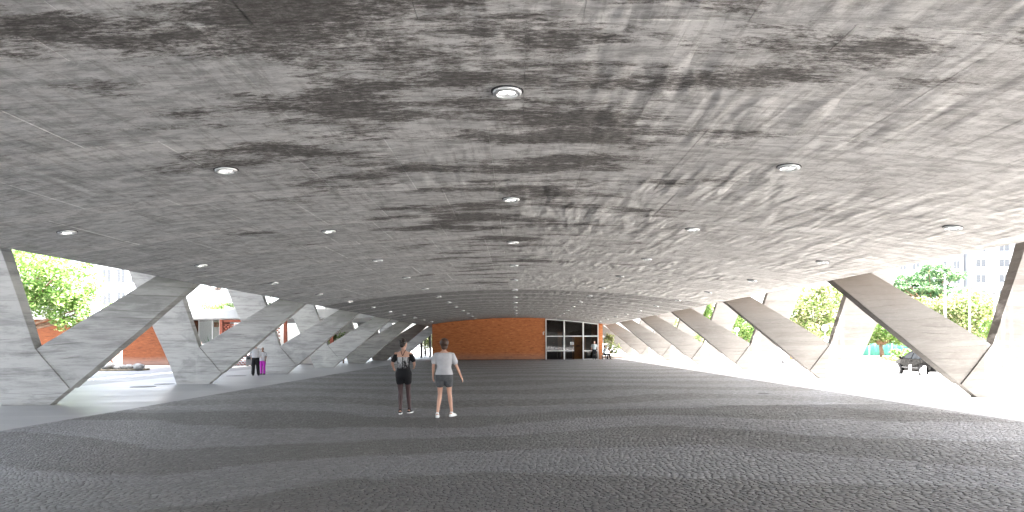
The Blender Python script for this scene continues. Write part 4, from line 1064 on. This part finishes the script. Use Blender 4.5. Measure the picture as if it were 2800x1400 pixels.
# guard standing before the glass
p = at(1625, 981, 66.2)
person('guard in pale blue uniform shirt and black trousers standing before the glass', (p.x, 66.2, gz(p.x)), R(182), 1.72,
       dict(elL=(-.27,.0,1.13), wrL=(-.30,.04,.88), elR=(.27,0,1.13), wrR=(.29,.05,.88), knL=(-.09,.03,.49), anL=(-.08,.05,.08), knR=(.09,.0,.49), anR=(.10,-.06,.08)),
       M['skin'], [dict(kind='bottom', name='trousers', mat=M['black'], leg=1.93, loose=.02), dict(kind='top', name='uniform_shirt', mat=M['uniform'], z0=.93, z1=1.43, sleeve=.75, g=.035, loose=.01)],
       M['hair'], False, 0, vox=.013, shoes=(M['black'], M['black']))
# seated guard at the corner (local +y becomes +x)
p = at(1652, 981, 66.0)
seat = empty('stool', (p.x, 66.1, 0)); tag(seat, 'low dark stool under the seated guard at the brick corner', 'stool')
b = MB(); b.box(-.2,.2,-.2,.2,.40,.44); b.build('seat', M['grey'], seat, bevel=.01)
for sx in (-.16,.16):
    for sy in (-.16,.16): b = MB(); b.box(sx-.02,sx+.02,sy-.02,sy+.02,.01,.40); b.build('leg', M['dark'], seat)
person('guard in pale uniform shirt sitting sideways on a stool at the brick corner', (p.x, 66.1, gz(p.x)), R(-80), 1.68,
       dict(pelvis=(0,0,.55), lean=.12, elL=(-.24,.14,1.15), wrL=(-.16,.36,1.07), elR=(.24,.14,1.15), wrR=(.16,.36,1.07), knL=(-.12,.44,.50), anL=(-.12,.36,.08), knR=(.12,.46,.52), anR=(.13,.58,.08)),
       M['skin2'], [dict(kind='bottom', name='trousers', mat=M['black'], leg=1.93, loose=.02), dict(kind='top', name='uniform_shirt', mat=M['uniform'], z0=.93, z1=1.43, sleeve=.8, g=.03)],
       M['hair'], False, 0, vox=.013, shoes=(M['black'], M['black']))
# attendant inside behind a counter
person('attendant in black behind the glass at the reception counter', (3.7, 69.4, .012), R(180), 1.7,
       dict(elL=(-.27,.0,1.13), wrL=(-.25,.18,1.0), elR=(.27,0,1.13), wrR=(.25,.18,1.0), knL=(-.09,.03,.49), anL=(-.08,.0,.08), knR=(.09,.0,.49), anR=(.10,.0,.08)),
       M['skin2'], [dict(kind='bottom', name='trousers', mat=M['black'], leg=1.93, loose=.02), dict(kind='top', name='jacket', mat=M['black'], z0=.93, z1=1.43, sleeve=1.9, g=.03)],
       M['hair'], False, 0, vox=.014, shoes=(M['black'], M['black']))
ct = empty('reception_counter', (3.9, 68.6, .012)); tag(ct, 'dark reception counter behind the left glass bay', 'counter')
b = MB(); b.box(-.85,.5,-.25,.25,0,.92); b.build('front', M['dark'], ct, bevel=.01)
b = MB(); b.box(-.9,.55,-.3,.3,.922,.97); b.build('top', M['grey'], ct, bevel=.01)
# folding trolley with a green bag inside the left bay
tr = empty('hand_trolley', (4.15, 67.7, .012)); tag(tr, 'wheeled trolley with a green bag behind the left glass bay', 'trolley')
for s in (-.18, .18):
    b = MB(); b.tube([(s,0,.1),(s,.1,.95)], .014, 8); b.build('rail', M['alu'], tr)
    b = MB(); b.tube([(s-.02,0,.1),(s+.02,0,.1)], .10, 16); w = b.build('wheel', M['tyre'], tr)
    b = MB(); b.tube([(s-.024,0,.1),(s+.024,0,.1)], .06, 12); b.build('hub', M['alu'], w)
b = MB(); b.box(-.2,.2,-.25,.02,.02,.045); b.build('plate', M['alu'], tr)
k = simple('green_bag_cloth', (.35,.60,.15), .8, .2)
b = MB(); b.box(-.17,.22,-.12,.02,.72,.88); tag(b.build('green_bag', k, None, bevel=.03, loc=(4.15, 67.62, .012)), 'light green bag resting on the trolley behind the glass', 'bag')
